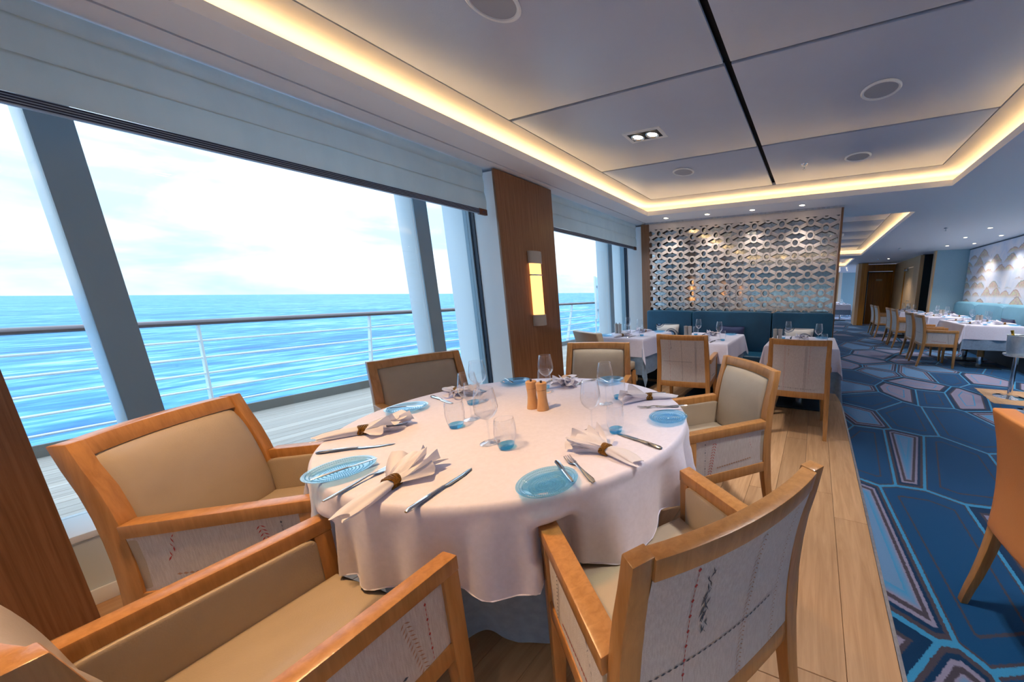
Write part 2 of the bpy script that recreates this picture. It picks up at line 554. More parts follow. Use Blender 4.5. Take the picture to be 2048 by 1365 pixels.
def mural_mat():
    """pastel watercolour hills in rows on a pale ground, drawn with thin outlines"""
    m, nt, b = new_mat('mural_paint')
    L = nt.links.new
    tc = nd(nt, 'TexCoord'); sp = nd(nt, 'SeparateXYZ'); L(tc.outputs['Object'], sp.inputs[0])
    def math_(op, a, b_=None, c=None, clamp=False):
        n = nd(nt, 'Math', operation=op, use_clamp=clamp)
        for i, v in enumerate((a, b_, c)):
            if v is None: continue
            if isinstance(v, (int, float)): n.inputs[i].default_value = v
            else: L(v, n.inputs[i])
        return n.outputs[0]
    wash = nd(nt, 'TexNoise', Scale=2.2, Detail=6.0, Roughness=0.6, Distortion=0.6); L(tc.outputs['Object'], wash.inputs['Vector'])
    fine = nd(nt, 'TexNoise', Scale=14.0, Detail=5.0, Distortion=1.5); L(tc.outputs['Object'], fine.inputs['Vector'])
    ground = ramp(nt, [(0.3, lin('cfdcf0')), (0.5, lin('e8ebf5')), (0.62, lin('f3eff4')), (0.75, lin('bccde8'))]); L(wash.outputs[0], ground.inputs[0])
    hill = ramp(nt, [(0.30, lin('b7cfae')), (0.42, lin('d9d3a6')), (0.52, lin('e3bfb0')), (0.62, lin('c7a79a')), (0.72, lin('a9b9c9'))]); L(fine.outputs[0], hill.inputs[0])
    col = ground.outputs[0]
    for k in range(7):
        base = 2.15 - 0.185 * k
        cmb = nd(nt, 'CombineXYZ'); L(math_('MULTIPLY', sp.outputs[1], 1.7 + 0.13 * (k % 3)), cmb.inputs[0]); cmb.inputs[1].default_value = 7.3 * k
        vo = nd(nt, 'TexVoronoi', voronoi_dimensions='2D', feature='F1', Scale=1.0, Randomness=0.75)
        L(cmb.outputs[0], vo.inputs['Vector'])
        wob = math_('MULTIPLY', math_('SUBTRACT', fine.outputs[0], 0.5), 0.10)
        ridge = math_('ADD', math_('MULTIPLY_ADD', vo.outputs['Distance'], -0.44, base + 0.215), wob)
        above = math_('SUBTRACT', ridge, sp.outputs[2])                     # >0 under the ridge
        foot = math_('SUBTRACT', sp.outputs[2], base - 0.05)
        inside = math_('MULTIPLY', math_('GREATER_THAN', above, 0.0), math_('MULTIPLY', foot, 14.0, clamp=True))
        inside = math_('MULTIPLY', inside, 0.85, clamp=True)
        mx = nd(nt, 'Mix', data_type='RGBA'); L(inside, mx.inputs[0]); L(col, mx.inputs[6]); L(hill.outputs[0], mx.inputs[7])
        line = math_('MULTIPLY', math_('LESS_THAN', math_('ABSOLUTE', above), 0.012), math_('MULTIPLY', foot, 10.0, clamp=True), None, True)
        line = math_('MULTIPLY', line, 0.55)
        m2 = nd(nt, 'Mix', data_type='RGBA'); L(line, m2.inputs[0]); L(mx.outputs[2], m2.inputs[6]); m2.inputs[7].default_value = lin(('8f7f78', '7f9a80', 'b07f70')[k % 3])
        col = m2.outputs[2]
    L(col, b.inputs['Base Color'])
    set_in(b, Roughness=0.7)


mural_mat()


def rings_pillow():
    m, nt, b = new_mat('ring_pillow')
    L = nt.links.new
    tc = nd(nt, 'TexCoord')
    vo = nd(nt, 'TexVoronoi', voronoi_dimensions='3D', feature='F1', Scale=5.0, Randomness=0.6); L(tc.outputs['Object'], vo.inputs['Vector'])
    rp = ramp(nt, [(0.0, lin('8fb4d6')), (0.34, lin('8fb4d6')), (0.36, lin('31425e')), (0.42, lin('31425e')), (0.44, lin('d9d2c8')), (0.52, lin('4a5c78')), (0.56, lin('e4ded6'))])
    L(vo.outputs['Distance'], rp.inputs[0]); L(rp.outputs[0], b.inputs['Base Color'])
    set_in(b, Roughness=0.85)


rings_pillow()

# ================================================================== THE SETTING
ZC, ZU = 2.42, 2.58            # dropped ceiling, raised coffer
XP = -2.69                     # face of the wooden pilasters
XWALL, XGLASS = -2.83, -3.05
SILL = 0.333
Y0, Y1 = -4.3, 24.0            # ends of the long dining room
XR = 3.72                      # mural wall
YS = 5.08                      # face of the lattice screen
PIL = [(-3.25, -2.55), (-0.53, 0.17), (2.36, 3.06), (5.14, 5.84), (8.0, 8.7), (10.8, 11.5), (13.6, 14.3)]

# ---- floor: oak planks by the windows, carpet along the aisle
floor = struct('floor', 'oak plank floor by the windows with blue patterned carpet along the aisle')
mb = MB().box(-3.1, 4.2, Y0, Y1, -0.20, -0.021)
mb.build('subfloor', 'black_gap', floor)
mb = MB().box(0.385, XR + 0.1, Y0, 26.0, -0.021, 0.0)
mb.build('carpet', 'carpet', floor).__setitem__('label', 'blue carpet woven with nested irregular polygons')
mb = MB().box(-3.0, 0.385, 5.3, Y1, -0.021, 0.0)
mb.build('carpet', 'carpet', floor)
mb = MB().box(0.372, 0.387, Y0, 5.3, -0.021, 0.002)
mb.build('edge_strip', 'brushed', floor).__setitem__('label', 'thin metal strip between oak planks and carpet')
PW = 0.178
x = 0.372
pi_ = 0
plank_mesh = {}
while x > -2.83:
    x1 = x; x0 = max(x - PW, -2.86)
    y = -1.2 - random.random() * 1.2
    while y < 5.25:
        ln = random.choice((1.2, 1.5, 1.8, 2.1))
        ya, yb = y, min(y + ln, 5.28)
        if yb > -0.6 and yb - ya > 0.05:
            key = (round(x1 - x0, 3), round(yb - ya, 3))
            if key not in plank_mesh:
                o = MB().box(-key[0] / 2 + 0.0008, key[0] / 2 - 0.0008, -key[1] / 2 + 0.0008, key[1] / 2 - 0.0008, -0.02, 0).build('plank', 'plank_oak', floor, bevel=0.0015, seg=1)
                plank_mesh[key] = o.data
            else:
                o = bpy.data.objects.new('plank', plank_mesh[key]); COL.objects.link(o); o.parent = floor
            o.location = ((x0 + x1) / 2, (ya + yb) / 2, 0)
        y += ln
    x -= PW
# small oak inset in the carpet where the wine coolers stand
for k in range(6):
    o = MB().box(0, 1.55, -0.06, 0.06, -0.018, 0.003).build('plank', 'plank_oak', floor, bevel=0.0015, seg=1)
    o.location = (2.14 - 0.012 * k, 5.68 - 0.122 * k, 0)

# ---- window wall
wall_left = struct('wall_left', 'window wall with wooden pilasters and white sill')
MB().box(-3.05, XWALL, Y0, 16, -0.02, SILL - 0.03).build('lower_wall', 'white_wall', wall_left)
MB().box(-3.12, XWALL + 0.012, Y0, 16, SILL - 0.03, SILL).build('sill', 'white_paint', wall_left, bevel=0.004)
MB().box(-3.45, -2.86, Y0, 16, ZC + 0.02, 2.75).build('lintel', 'white_wall', wall_left)
base_l = MB().box(XWALL, XWALL + 0.012, Y0, 16, 0, 0.07).build('baseboard_left', 'white_paint', bevel=0.003)
base_l['kind'] = 'structure'
for (a, b_) in PIL:
    MB().box(XP - 0.028, XP, a, b_, 0.0, ZC - 0.012).build('pilaster', 'walnut', wall_left, bevel=0.002, props={'label': 'walnut veneered pilaster board'})
    MB().box(-3.0, XP - 0.028, a + 0.004, b_ - 0.004, 0, ZC - 0.03).build('pilaster_return', 'white_paint', wall_left)
    MB().box(-3.05, -3.0, a - 0.004, b_ + 0.004, SILL, ZC).build('gasket', 'gasket', wall_left)
    MB().box(-3.13, -3.05, a - 0.015, b_ + 0.015, SILL, ZC + 0.02).build('window_jamb', 'frame_grey', wall_left)
    MB().box(-3.42, -3.13, a - 0.005, b_ + 0.005, -0.05, 2.7).build('outer_column', 'alu_white', wall_left)
# dark trim line where ceiling meets pilasters
for i in range(len(PIL) - 1):
    ya, yb = PIL[i][1] + 0.015, PIL[i + 1][0] - 0.015
    w = struct('window_%d' % (i + 1), 'tall window bay onto the open deck')
    m1a, m2a = ya + 0.235, yb - 0.475
    for m in (m1a, m2a):
        MB().box(-3.28, -3.06, m, m + 0.1, SILL, ZC + 0.02).build('mullion', ['alu_white'], w, bevel=0.004)
        MB().box(-3.06, -3.045, m - 0.002, m + 0.102, SILL, ZC + 0.02).build('mullion_face', 'frame_grey', w)
    for (pa, pb) in ((ya, m1a), (m1a + 0.1, m2a), (m2a + 0.1, yb)):
        MB().box(-3.085, -3.08, pa, pb, SILL, ZC + 0.02).build('pane', 'pane_glass', w)

# ---- shell walls
wr = struct('wall_right', 'long side wall carrying the painted mural')
MB().box(XR, XR + 0.1, Y0, 11.47, 0, 2.7).build('wall_panel', 'blue_wall', wr)
wb = MB().box(-3.1, XR + 0.1, Y0 - 0.1, Y0, 0, 2.7).build('wall_back', 'blue_wall'); wb['kind'] = 'structure'; wb['label'] = 'invented pale blue end wall that bounces light from behind the camera'  # unseen wall, set close behind the camera to bounce light onto chair backs
wf = struct('wall_far', 'far end walls of wood and blue panels')
MB().box(2.985, XR, 11.47, 11.57, 0, ZC).build('blue_panel', 'blue_wall', wf, props={'label': 'plain blue wall panel beside the mural'})
MB().box(2.945, 2.985, 11.45, 11.60, 0, ZC - 0.01).build('wood_post', 'wood_panel', wf)
MB().box(2.93, 3.3, 12.52, 12.60, 0, ZC).build('dark_panel', 'black_panel', wf)
MB().box(3.25, 3.3, 11.57, 12.6, 0, ZC).build('dark_panel', 'black_panel', wf)
# wood wall with the side door
MB().box(2.86, 2.96, 12.5, 13.2, 0, ZC - 0.02).build('wood_panel', 'wood_panel', wf)
MB().box(2.86, 2.96, 14.35, 16.0, 0, ZC - 0.02).build('wood_panel', 'wood_panel', wf)
MB().box(2.86, 2.96, 13.2, 14.35, 2.12, ZC - 0.02).build('wood_panel', 'wood_panel', wf)
# dark doorway and column
MB().box(1.80, 2.96, 16.02, 16.12, 2.13, ZC - 0.02).build('wood_panel', 'amber_door', wf)
MB().box(1.80, 1.95, 16.02, 16.12, 0, 2.13).build('door_frame', 'black_panel', wf)
MB().box(1.48, 1.80, 15.2, 16.1, 0, ZC - 0.02).build('wood_column', 'wood_panel', wf, props={'label': 'pale wood clad column beside the amber door'})
MB().box(1.60, 1.81, 15.19, 16.1, 0, ZC - 0.02).build('column_cheek', 'amber_door', wf)
MB().box(-3.1, 3.0, 22.5, 22.6, 0, ZC).build('blue_panel', 'blue_wall', wf)
MB().box(1.20, 1.38, 22.3, 22.5, 0, ZC).build('white_panel', 'white_paint', wf)
MB().box(0.7, 1.20, 22.0, 22.5, 0, ZC).build('wood_panel', 'wood_panel', wf)

d1 = struct('door_1', 'amber wood door with a small name plate')
MB().box(1.96, 2.80, 16.05, 16.10, 0, 2.10).build('door_leaf', 'amber_door', d1, bevel=0.003)
MB().box(1.95, 2.82, 16.03, 16.06, 2.085, 2.12).build('top_shadow_gap', 'black_gap', d1)
MB().box(2.80, 2.86, 16.0, 16.10, 0, 2.13).build('door_frame', 'amber_door', d1)
MB().box(2.24, 2.46, 16.04, 16.05, 1.75, 1.83).build('sign_plate', 'sign_plate', d1)
d2 = struct('door_2', 'pale wood side door with closer and lever handle')
MB().box(2.875, 2.925, 13.22, 14.33, 0, 2.10).build('door_leaf', 'wood_panel', d2, bevel=0.003)
MB().box(2.850, 2.880, 14.30, 14.36, 0, 2.13).build('door_frame', 'amber_door', d2)
MB().box(2.80, 2.875, 13.9, 14.2, 2.02, 2.08).build('door_closer', 'brushed', d2, bevel=0.006)
MB().tube([(2.83, 13.9, 2.09), (2.80, 13.55, 2.10)], 0.012).build('closer_arm', 'brushed', d2)
MB().tube([(2.875, 13.32, 1.02), (2.83, 13.32, 1.02), (2.83, 13.45, 1.02)], 0.010).build('lever_handle', 'brushed', d2)
MB().lathe([(0, 0), (0.012, 0), (0.012, 0.006), (0, 0.006)], 12, M=Matrix.Translation((2.872, 13.8, 1.55)) @ Matrix.Rotation(-pi / 2, 4, 'Y')).build('peephole', 'dark_knob', d2)

# ---- ceiling with three lit coffers
COV = [(-2.335, 1.255, -2.9, 4.62), (-2.30, 1.21, 5.86, 12.0), (-2.30, 1.13, 13.0, 17.2)]
ceiling = struct('ceiling', 'white dropped ceiling with raised lit coffers')
mb = MB()
for zz in (0,):
    mb.box(-2.60, COV[0][0], Y0, Y1, ZC, ZC + 0.06)
    mb.box(COV[0][1], XR + 0.1, Y0, Y1, ZC, ZC + 0.06)
    ys = Y0
    for (xa, xb, ya, yb) in COV:
        mb.box(COV[0][0], COV[0][1], ys, ya, ZC, ZC + 0.06)
        if xb < COV[0][1]: mb.box(xb, COV[0][1], ya, yb, ZC, ZC + 0.06)
        if xa > COV[0][0]: mb.box(COV[0][0], xa, ya, yb, ZC, ZC + 0.06)
        ys = yb
    mb.box(COV[0][0], COV[0][1], ys, Y1, ZC, ZC + 0.06)
mb.build('dropped_ceiling', 'ceiling_white', ceiling)
MB().box(-2.62, -2.60, Y0, 16, ZC + 0.012, ZC + 0.06).build('shadow_groove', 'groove_grey', ceiling)
MB().box(-3.1, -2.62, Y0, 16, ZC, ZC + 0.06).build('window_ceiling_strip', 'ceiling_white', ceiling)
MB().box(-3.3, XR + 0.2, Y0 - 0.1, Y1, 2.72, 2.80).build('roof_slab', 'black_gap', ceiling)

PX0, PX1, PXM = -2.177, 1.094, -0.545
ROWS = [4.42, 3.27, 2.10, 0.93, -0.24, -1.41, -2.58]
for ci, (xa, xb, ya, yb) in enumerate(COV):
    if ci == 0:
        px0, px1, py0, py1 = PX0, PX1, ROWS[-1], ROWS[0]
        rows = ROWS; xm = PXM
    else:
        px0, px1, py0, py1 = xa + 0.16, xb - 0.16, ya + 0.2, yb - 0.2
        n = 5 if ci == 1 else 3
        rows = [py1 - (py1 - py0) * k / n for k in range(n + 1)]; xm = (px0 + px1) / 2
    # lit plaster border around the panels
    g = 0.010
    b = MB()
    b.box(xa - 0.28, px0 - g, ya - 0.28, yb + 0.28, ZU, ZU + 0.03)
    b.box(px1 + g, xb + 0.28, ya - 0.28, yb + 0.28, ZU, ZU + 0.03)
    b.box(px0 - g, px1 + g, py1 + g, yb + 0.28, ZU, ZU + 0.03)
    b.box(px0 - g, px1 + g, ya - 0.28, py0 - g, ZU, ZU + 0.03)
    b.build('cove_border', 'cove_plaster', ceiling)
    w = MB()
    w.box(xa - 0.28, xa - 0.26, ya - 0.28, yb + 0.28, ZC + 0.06, ZU)
    w.box(xb + 0.26, xb + 0.28, ya - 0.28, yb + 0.28, ZC + 0.06, ZU)
    w.box(xa - 0.26, xb + 0.26, yb + 0.26, yb + 0.28, ZC + 0.06, ZU)
    w.box(xa - 0.26, xb + 0.26, ya - 0.28, ya - 0.26, ZC + 0.06, ZU)
    w.build('cove_back', 'cove_plaster', ceiling)
    MB().box(px0 - g, px1 + g, py0 - g, py1 + g, ZU + 0.05, ZU + 0.06).build('shadow_backing', 'black_gap', ceiling)
    for k in range(len(rows) - 1):
        y1_, y0_ = rows[k], rows[k + 1]
        for (pa, pb) in ((px0, xm - 0.02), (xm + 0.02, px1)):
            MB().box(pa, pb, y0_ + (0.012 if k < len(rows) - 2 else 0), y1_ - (0.012 if k else 0), ZU, ZU + 0.02).build('ceiling_panel', 'ceiling_panel', ceiling, bevel=0.003)
    # continuous light strip hidden on top of the lip
    s = MB(); o_ = 0.13; w_ = 0.02
    s.box(xa - o_ - w_, xa - o_, ya - o_, yb + o_, ZC + 0.062, ZC + 0.068)
    s.box(xb + o_, xb + o_ + w_, ya - o_, yb + o_, ZC + 0.062, ZC + 0.068)
    s.box(xa - o_, xb + o_, yb + o_, yb + o_ + w_, ZC + 0.062, ZC + 0.068)
    s.box(xa - o_, xb + o_, ya - o_ - w_, ya - o_, ZC + 0.062, ZC + 0.068)
    s.build('light_strip', 'led_strip', ceiling, props={'label': 'warm light strip hidden in the coffer edge'})

# ---- screen wall between the two dining areas: antique mirror behind a cut-out lattice
ws = struct('wall_screen', 'mirrored partition behind the banquette')
MB().box(-2.62, 0.235, YS + 0.055, YS + 0.13, 0, ZC).build('core', 'white_wall', ws)
MB().box(-2.56, 0.235, YS + 0.048, YS + 0.055, 0.9, ZC - 0.03).build('mirror', 'antique_mirror', ws, props={'label': 'speckled antique mirror behind the lattice'})
MB().box(-2.69, -2.545, YS - 0.005, YS + 0.13, 0, ZC - 0.02).build('side_jamb', 'walnut', ws, props={'label': 'brown wooden jamb at the window end'})
MB().box(0.235, 0.262, YS - 0.01, YS + 0.14, 0, ZC - 0.01).build('end_post', 'walnut', ws, props={'label': 'slim brown end post'})
MB().box(-2.60, 0.27, YS - 0.012, YS + 0.14, ZC - 0.022, ZC).build('head_trim', 'brushed', ws)
# lattice: rings joined by slanting bars
A_, B_ = 0.188, 0.0855
RO, RI, BW, TH = 0.0605, 0.037, 0.0222, 0.016
lx0, lx1, lz0, lz1 = -2.545, 0.235, 1.02, 2.315
bm = bmesh.new()


def addpoly(pts_o, pts_i=None):
    fr = [bm.verts.new((p[0], YS, p[1])) for p in pts_o]
    bk = [bm.verts.new((p[0], YS + TH, p[1])) for p in pts_o]
    n = len(fr)
    if pts_i is None:
        bm.faces.new(fr); bm.faces.new(bk[::-1])
        for i in range(n):
            bm.faces.new((fr[i], bk[i], bk[(i + 1) % n], fr[(i + 1) % n]))
    else:
        fi = [bm.verts.new((p[0], YS, p[1])) for p in pts_i]
        bi = [bm.verts.new((p[0], YS + TH, p[1])) for p in pts_i]
        for i in range(n):
            k = (i + 1) % n
            bm.faces.new((fr[i], fr[k], fi[k], fi[i])); bm.faces.new((bk[i], bi[i], bi[k], bk[k]))
            bm.faces.new((fr[i], bk[i], bk[k], fr[k])); bm.faces.new((fi[i], fi[k], bi[k], bi[i]))


for i in range(-1, 17):
    for j in range(-1, 17):
        if (i + j) % 2: continue
        cx, cz = -2.379 + i * A_, 2.252 - j * B_
        NS = 20
        addpoly([(cx + RO * cos(2 * pi * k / NS), cz + RO * sin(2 * pi * k / NS)) for k in range(NS)],
                [(cx + RI * cos(2 * pi * k / NS), cz + RI * sin(2 * pi * k / NS)) for k in range(NS)])
        for sx in (-1, 1):
            dx, dz = sx * A_, -B_
            ln = math.hypot(dx, dz); ux, uz = dx / ln, dz / ln
            nx, nz = -uz * BW, ux * BW
            s0, s1 = RO * 0.86, ln - RO * 0.86
            addpoly([(cx + ux * s0 + nx, cz + uz * s0 + nz), (cx + ux * s1 + nx, cz + uz * s1 + nz), (cx + ux * s1 - nx, cz + uz * s1 - nz), (cx + ux * s0 - nx, cz + uz * s0 - nz)])
for co, no in (((lx0, 0, 0), (-1, 0, 0)), ((lx1, 0, 0), (1, 0, 0)), ((0, 0, lz0), (0, 0, -1)), ((0, 0, lz1), (0, 0, 1))):
    bmesh.ops.bisect_plane(bm, geom=bm.verts[:] + bm.edges[:] + bm.faces[:], plane_co=co, plane_no=no, clear_outer=True)
bmesh.ops.recalc_face_normals(bm, faces=bm.faces)
me = bpy.data.meshes.new('lattice'); bm.to_mesh(me); bm.free(); me.materials.append(M_['lattice_cream'])
lat = bpy.data.objects.new('lattice', me); COL.objects.link(lat); lat.parent = ws
lat['label'] = 'cream lattice of rings and slanting bars'
MB().box(lx0, lx1, YS, YS + TH, lz1 - 0.001, ZC - 0.022).build('lattice_top_band', 'lattice_cream', ws)
MB().box(lx1 - 0.012, lx1, YS - 0.001, YS + TH, lz0, ZC - 0.022).build('lattice_side_band', 'lattice_cream', ws)

# ---- outside: deck, railing, wind screen, sea
deck = struct('floor_deck', 'pale teak deck outside the windows')
MB().box(-6.15, -3.06, -6, 18, -0.20, -0.022).build('deck_base', 'caulk', deck)
k = 0; x = -3.16
while x > -6.0:
    o = MB().box(x - 0.128, x, -6, 18, -0.022, 0.0).build('plank', 'plank_teak', deck, bevel=0.002, seg=1)
    x -= 0.132
rail = thing('ship_railing', 'white ship railing with dark wooden handrail along the open deck', 'railing', (0, 0, 0))


def rx(z):
    return -5.80 - 0.24 * (1 - min(z, 1.04) / 1.04)


MB().loft([[(-5.80 + 0.045 * cos(a) * (1.0), y, 1.055 + 0.030 * sin(a)) for a in [2 * pi * k / 14 for k in range(14)]] for y in (-6, 18)]).build('handrail', 'rail_wood', rail)
for z in (0.865, 0.687, 0.514, 0.343, 0.165):
    MB().tube([(rx(z), -6, z), (rx(z), 18, z)], 0.011, 8).build('rail_bar', 'alu_white', rail)
for k in range(-4, 12):
    y = 1.32 + k * 1.44
    secs = []
    for z in (0.0, 0.3, 0.7, 1.03):
        xx = rx(z); wd = lerp(0.055, 0.032, z)
        secs.append([(xx - wd, y - 0.008, z), (xx + wd * 0.6, y - 0.008, z), (xx + wd * 0.6, y + 0.008, z), (xx - wd, y + 0.008, z)])
    MB().loft(secs).build('post', 'alu_white', rail)
MB().box(-5.93, -5.90, -6, 18, 0.0, 0.105).build('toe_board', 'caulk', rail)
wsn = thing('wind_screen', 'pale green glass wind screen clamped to the railing beyond the pilaster', 'screen', (-5.72, 8.0, 0.0))
MB().box(-0.008, 0.008, 0, 1.5, 0.63, 1.76).build('glass_sheet', 'frost_glass', wsn)
MB().box(-0.02, 0.02, -0.03, 0.03, 0.60, 1.78).build('edge_frame', 'alu_white', wsn)
for z in (0.85, 1.5):
    MB().box(-0.05, 0.03, 0.02, 0.10, z - 0.03, z + 0.03).build('clamp', 'frame_grey', wsn)
for zz in (0.0,):
    MB().box(-0.035, -0.015, -0.04, 0.0, 0.0, 0.62).build('support', 'alu_white', wsn)
sea = MB()
sea._add([(-40000, -40000, -14), (-6.5, -40000, -14), (-6.5, 40000, -14), (-40000, 40000, -14)], [(0, 1, 2, 3)])
so = sea.build('sea', 'sea_water', smooth=0)
tag(so, 'choppy bright blue sea out to the horizon', 'sea', kind='stuff')

# ================================================================== THINGS
# ---- roman shades
def roman_shade(ya, yb, label):
    t = thing('roman_shade', label, 'blind', (-2.80, (ya + yb) / 2, 0), 0, 'roman shades in the window bays')
    h = (yb - ya) / 2
    ztop, zb = ZC - 0.004, 2.062
    tiers = [(ztop, 2.335), (2.345, 2.20), (2.21, zb)]
    for k, (za, zc) in enumerate(tiers):
        def fn(u, v, za=za, zc=zc, k=k):
            y = -h + 2 * h * u
            z = lerp(za, zc, v)
            wv = 0.0035 * sin(y * 9 + k) * v + 0.004 * sin(y * 3.1 + 2 * k) * v
            return (0.004 * k + 0.014 * math.sin(pi * v * 0.9) + wv, y, z + (0.004 * sin(y * 2.3 + k * 1.7)) * (v if k < 2 else v * (1 - v)))
        MB().grid(fn, 60, 6).build('fabric_fold', 'shade_cloth', t)
    bar = MB().box(-0.012, 0.016, -h, h, 2.020, 2.062).build('bottom_bar', 'shade_silver', t, bevel=0.002)
    for k in range(4):
        z = 2.0245 + k * 0.0098
        MB().box(0.0155, 0.0175, -h, h - 0.075, z, z + 0.0055).build('stripe', 'shade_navy', bar)
    MB().box(-0.014, 0.019, h - 0.075, h + 0.002, 2.016, 2.066).build('end_tab', 'shade_brown', bar, bevel=0.002)
    MB().lathe([(0, 0), (0.008, 0), (0.008, 0.003), (0, 0.003)], 12, M=Matrix.Translation((0.019, h - 0.035, 2.041)) @ Matrix.Rotation(pi / 2, 4, 'Y')).build('snap', 'dark_knob', bar)
    return t


roman_shade(0.215, 2.325, 'pale grey roman shade with striped bar over the wide window beside the lamp pilaster')
roman_shade(3.10, 5.08, 'shorter looking pale roman shade over the window next to the lattice screen')
roman_shade(-2.5, -0.58, 'pale roman shade over the window bay behind the near pilaster')

# ---- wall lamps on the pilasters
def sconce(y, label):
    t = thing('wall_lamp', label, 'lamp', (XP, y, 0), 0, 'wall lamps on the pilasters')
    def half(z0, z1, r, dx):
        s = []
        for z in (z0, z1):
            s.append([(0.0, -r, z)] + [(dx * sin(pi * k / 12), -r * cos(pi * k / 12), z) for k in range(1, 12)] + [(0.0, r, z)])
        return s
    MB().loft(half(1.11, 1.625, 0.066, 0.062)).build('diffuser', 'sconce_glow', t, props={'label': 'glowing amber tube'})
    MB().loft(half(1.625, 1.745, 0.080, 0.072)).build('cap', 'cap_grey', t, bevel=0.003)
    MB().loft(half(0.995, 1.11, 0.080, 0.072)).build('cap', 'cap_grey', t, bevel=0.003)
    MB().loft(half(1.505, 1.518, 0.072, 0.068)).build('ring_band', 'brushed', t)
    return t


sconce(2.735, 'amber tube wall lamp with grey caps on the walnut pilaster')
sconce(-0.18, 'amber tube wall lamp on the pilaster beyond the frame edge')
sconce(-2.9, 'amber tube wall lamp on the rearmost pilaster')

# ---- ceiling fixtures
def spot(parent, loc, power, size=70, blend=0.6, col=WARM, rad=0.03):
    ld = bpy.data.lights.new('spot', 'SPOT')
    ld.energy = power; ld.spot_size = R(size); ld.spot_blend = blend; ld.color = col; ld.shadow_soft_size = rad
    o = bpy.data.objects.new('spot', ld); COL.objects.link(o); o.parent = parent; o.location = loc
    return o


def speaker(x, y, label):
    t = thing('ceiling_speaker', label, 'speaker', (x, y, ZU), 0, 'round ceiling speakers')
    MB().lathe([(0.098, 0.0), (0.112, -0.002), (0.114, -0.008), (0.106, -0.014), (0.096, -0.012), (0.094, -0.004)], 40).build('rim', 'white_paint', t)
    MB().lathe([(0.0, -0.0085), (0.05, -0.008), (0.095, -0.006)], 40).build('grille', 'speaker_mesh', t)


speaker(0.292, 2.70, 'round white ceiling speaker in the panel over the aisle, alone in its panel')
speaker(0.279, 3.84, 'round ceiling speaker beside the sprinkler in the last panel row')
speaker(-1.377, 3.58, 'round ceiling speaker in the window side panel nearest the lattice screen')
speaker(-1.388, 1.30, 'round ceiling speaker above the round table, cut by the photo edge')


def twin(x, y, label, power=SPOT_TWIN, col=SOFT):
    t = thing('twin_downlight', label, 'light', (x, y, ZU), 0, 'twin recessed downlights')
    fr = MB()
    a, b_ = 0.165, 0.09; c, d = 0.135, 0.062
    fr.box(-a, a, -b_, -d, -0.006, 0.0); fr.box(-a, a, d, b_, -0.006, 0.0); fr.box(-a, -c, -d, d, -0.006, 0.0); fr.box(c, a, -d, d, -0.006, 0.0)
    fr.build('frame', 'white_paint', t)
    MB().box(-c, c, -d, d, -0.003, -0.001).build('dark_tray', 'black_gap', t)
    for sx in (-1, 1):
        cx = sx * 0.065
        g = MB().lathe([(0.052, -0.004), (0.055, -0.012), (0.048, -0.014), (0.040, -0.010)], 28, (cx, 0, 0)).build('gimbal', 'steel', t)
        MB().lathe([(0.0, -0.009), (0.025, -0.0085), (0.04, -0.006)], 24, (cx, 0, 0)).build('lamp_face', 'lamp_glow', t)
        spot(t, (cx, 0, -0.03), power, 80, 0.7, col)
    return t


twin(-1.365, 2.685, 'twin square downlight glowing in the window side ceiling panel')
twin(-1.365, 0.345, 'twin downlight over the armchair with its back to the camera end', SPOT_TWIN * 1.3, WARM)
twin(0.275, 1.515, 'added twin downlight over the carpet aisle panel')  # out of view, added to brighten the room
twin(0.275, -0.825, 'added twin downlight over the aisle behind the camera end')  # unseen fixture put in to light surfaces facing the camera
twin(-1.365, -2.0, 'added twin downlight near the back wall')  # another added fixture out of view, fill for the room


def downlight(x, y, z, label, group, power=0.0):
    t = thing('downlight', label, 'light', (x, y, z), 0, group)
    MB().lathe([(0.032, -0.001), (0.048, -0.001), (0.046, -0.006), (0.034, -0.005)], 24).build('rim', 'white_paint', t)
    MB().lathe([(0.0, -0.0035), (0.033, -0.003)], 20).build('lens', 'lamp_glow', t)
    if power: spot(t, (0, 0, -0.02), power, 100, 0.8, SOFT)


for k, x in enumerate((-2.147, -1.505, -0.87, -0.239)):
    downlight(x, 4.85, ZC, ('small downlight before the lattice screen, closest to the windows', 'small downlight before the lattice screen, second from the windows', 'small downlight before the lattice screen, third from the windows', 'small downlight before the lattice screen, closest to the aisle')[k], 'downlights along the lattice screen', SPOT_SMALL * 0.6)
for (x, y, lb) in ((2.90, 10.43, 'aisle row downlight before the blue wall panel'), (2.785, 8.98, 'aisle row downlight, middle one facing the mural'), (2.76, 7.83, 'aisle row downlight over the set table by the wine cooler'), (3.34, 10.17, 'downlight close to the mural, near the blue panel'), (3.356, 8.96, 'downlight close to the mural, above the bench middle')):
    downlight(x, y, ZC, lb, 'downlights washing the mural', SPOT_SMALL * 1.5)
for k, (x, y) in enumerate([(2.76, 6.5 - 1.25 * q) for q in range(8)] + [(3.356, 7.6 - 1.25 * q) for q in range(9)]):  # invented continuation of the rows, out of view, to brighten the aisle side
    downlight(x, y, ZC, 'added recessed downlight, out of view, continuing the rows beside the mural wall', 'downlights washing the mural', SPOT_SMALL * 1.5)
for x in (-2.0, -1.2, -0.4, 0.4, 1.2, 2.0):  # invented lamps: their wash on the end wall fills the room
    downlight(x, -3.55, ZC, 'added recessed downlight washing the invented end wall behind the camera', 'added downlights along the invented end wall', SPOT_SMALL * 2.2)
downlight(2.2, 13.6, ZC, 'single downlight before the amber door', 'corridor downlights', 45)
for k in range(4):
    downlight(0.95 + 0.05 * k, 17.6 + 0.9 * k, ZC, 'tiny downlight in the far dining room ceiling', 'far room downlights', 30)
    downlight(1.22 + 0.08 * k, 17.6 + 0.9 * k, ZC, 'tiny downlight in the far dining room ceiling', 'far room downlights', 0)


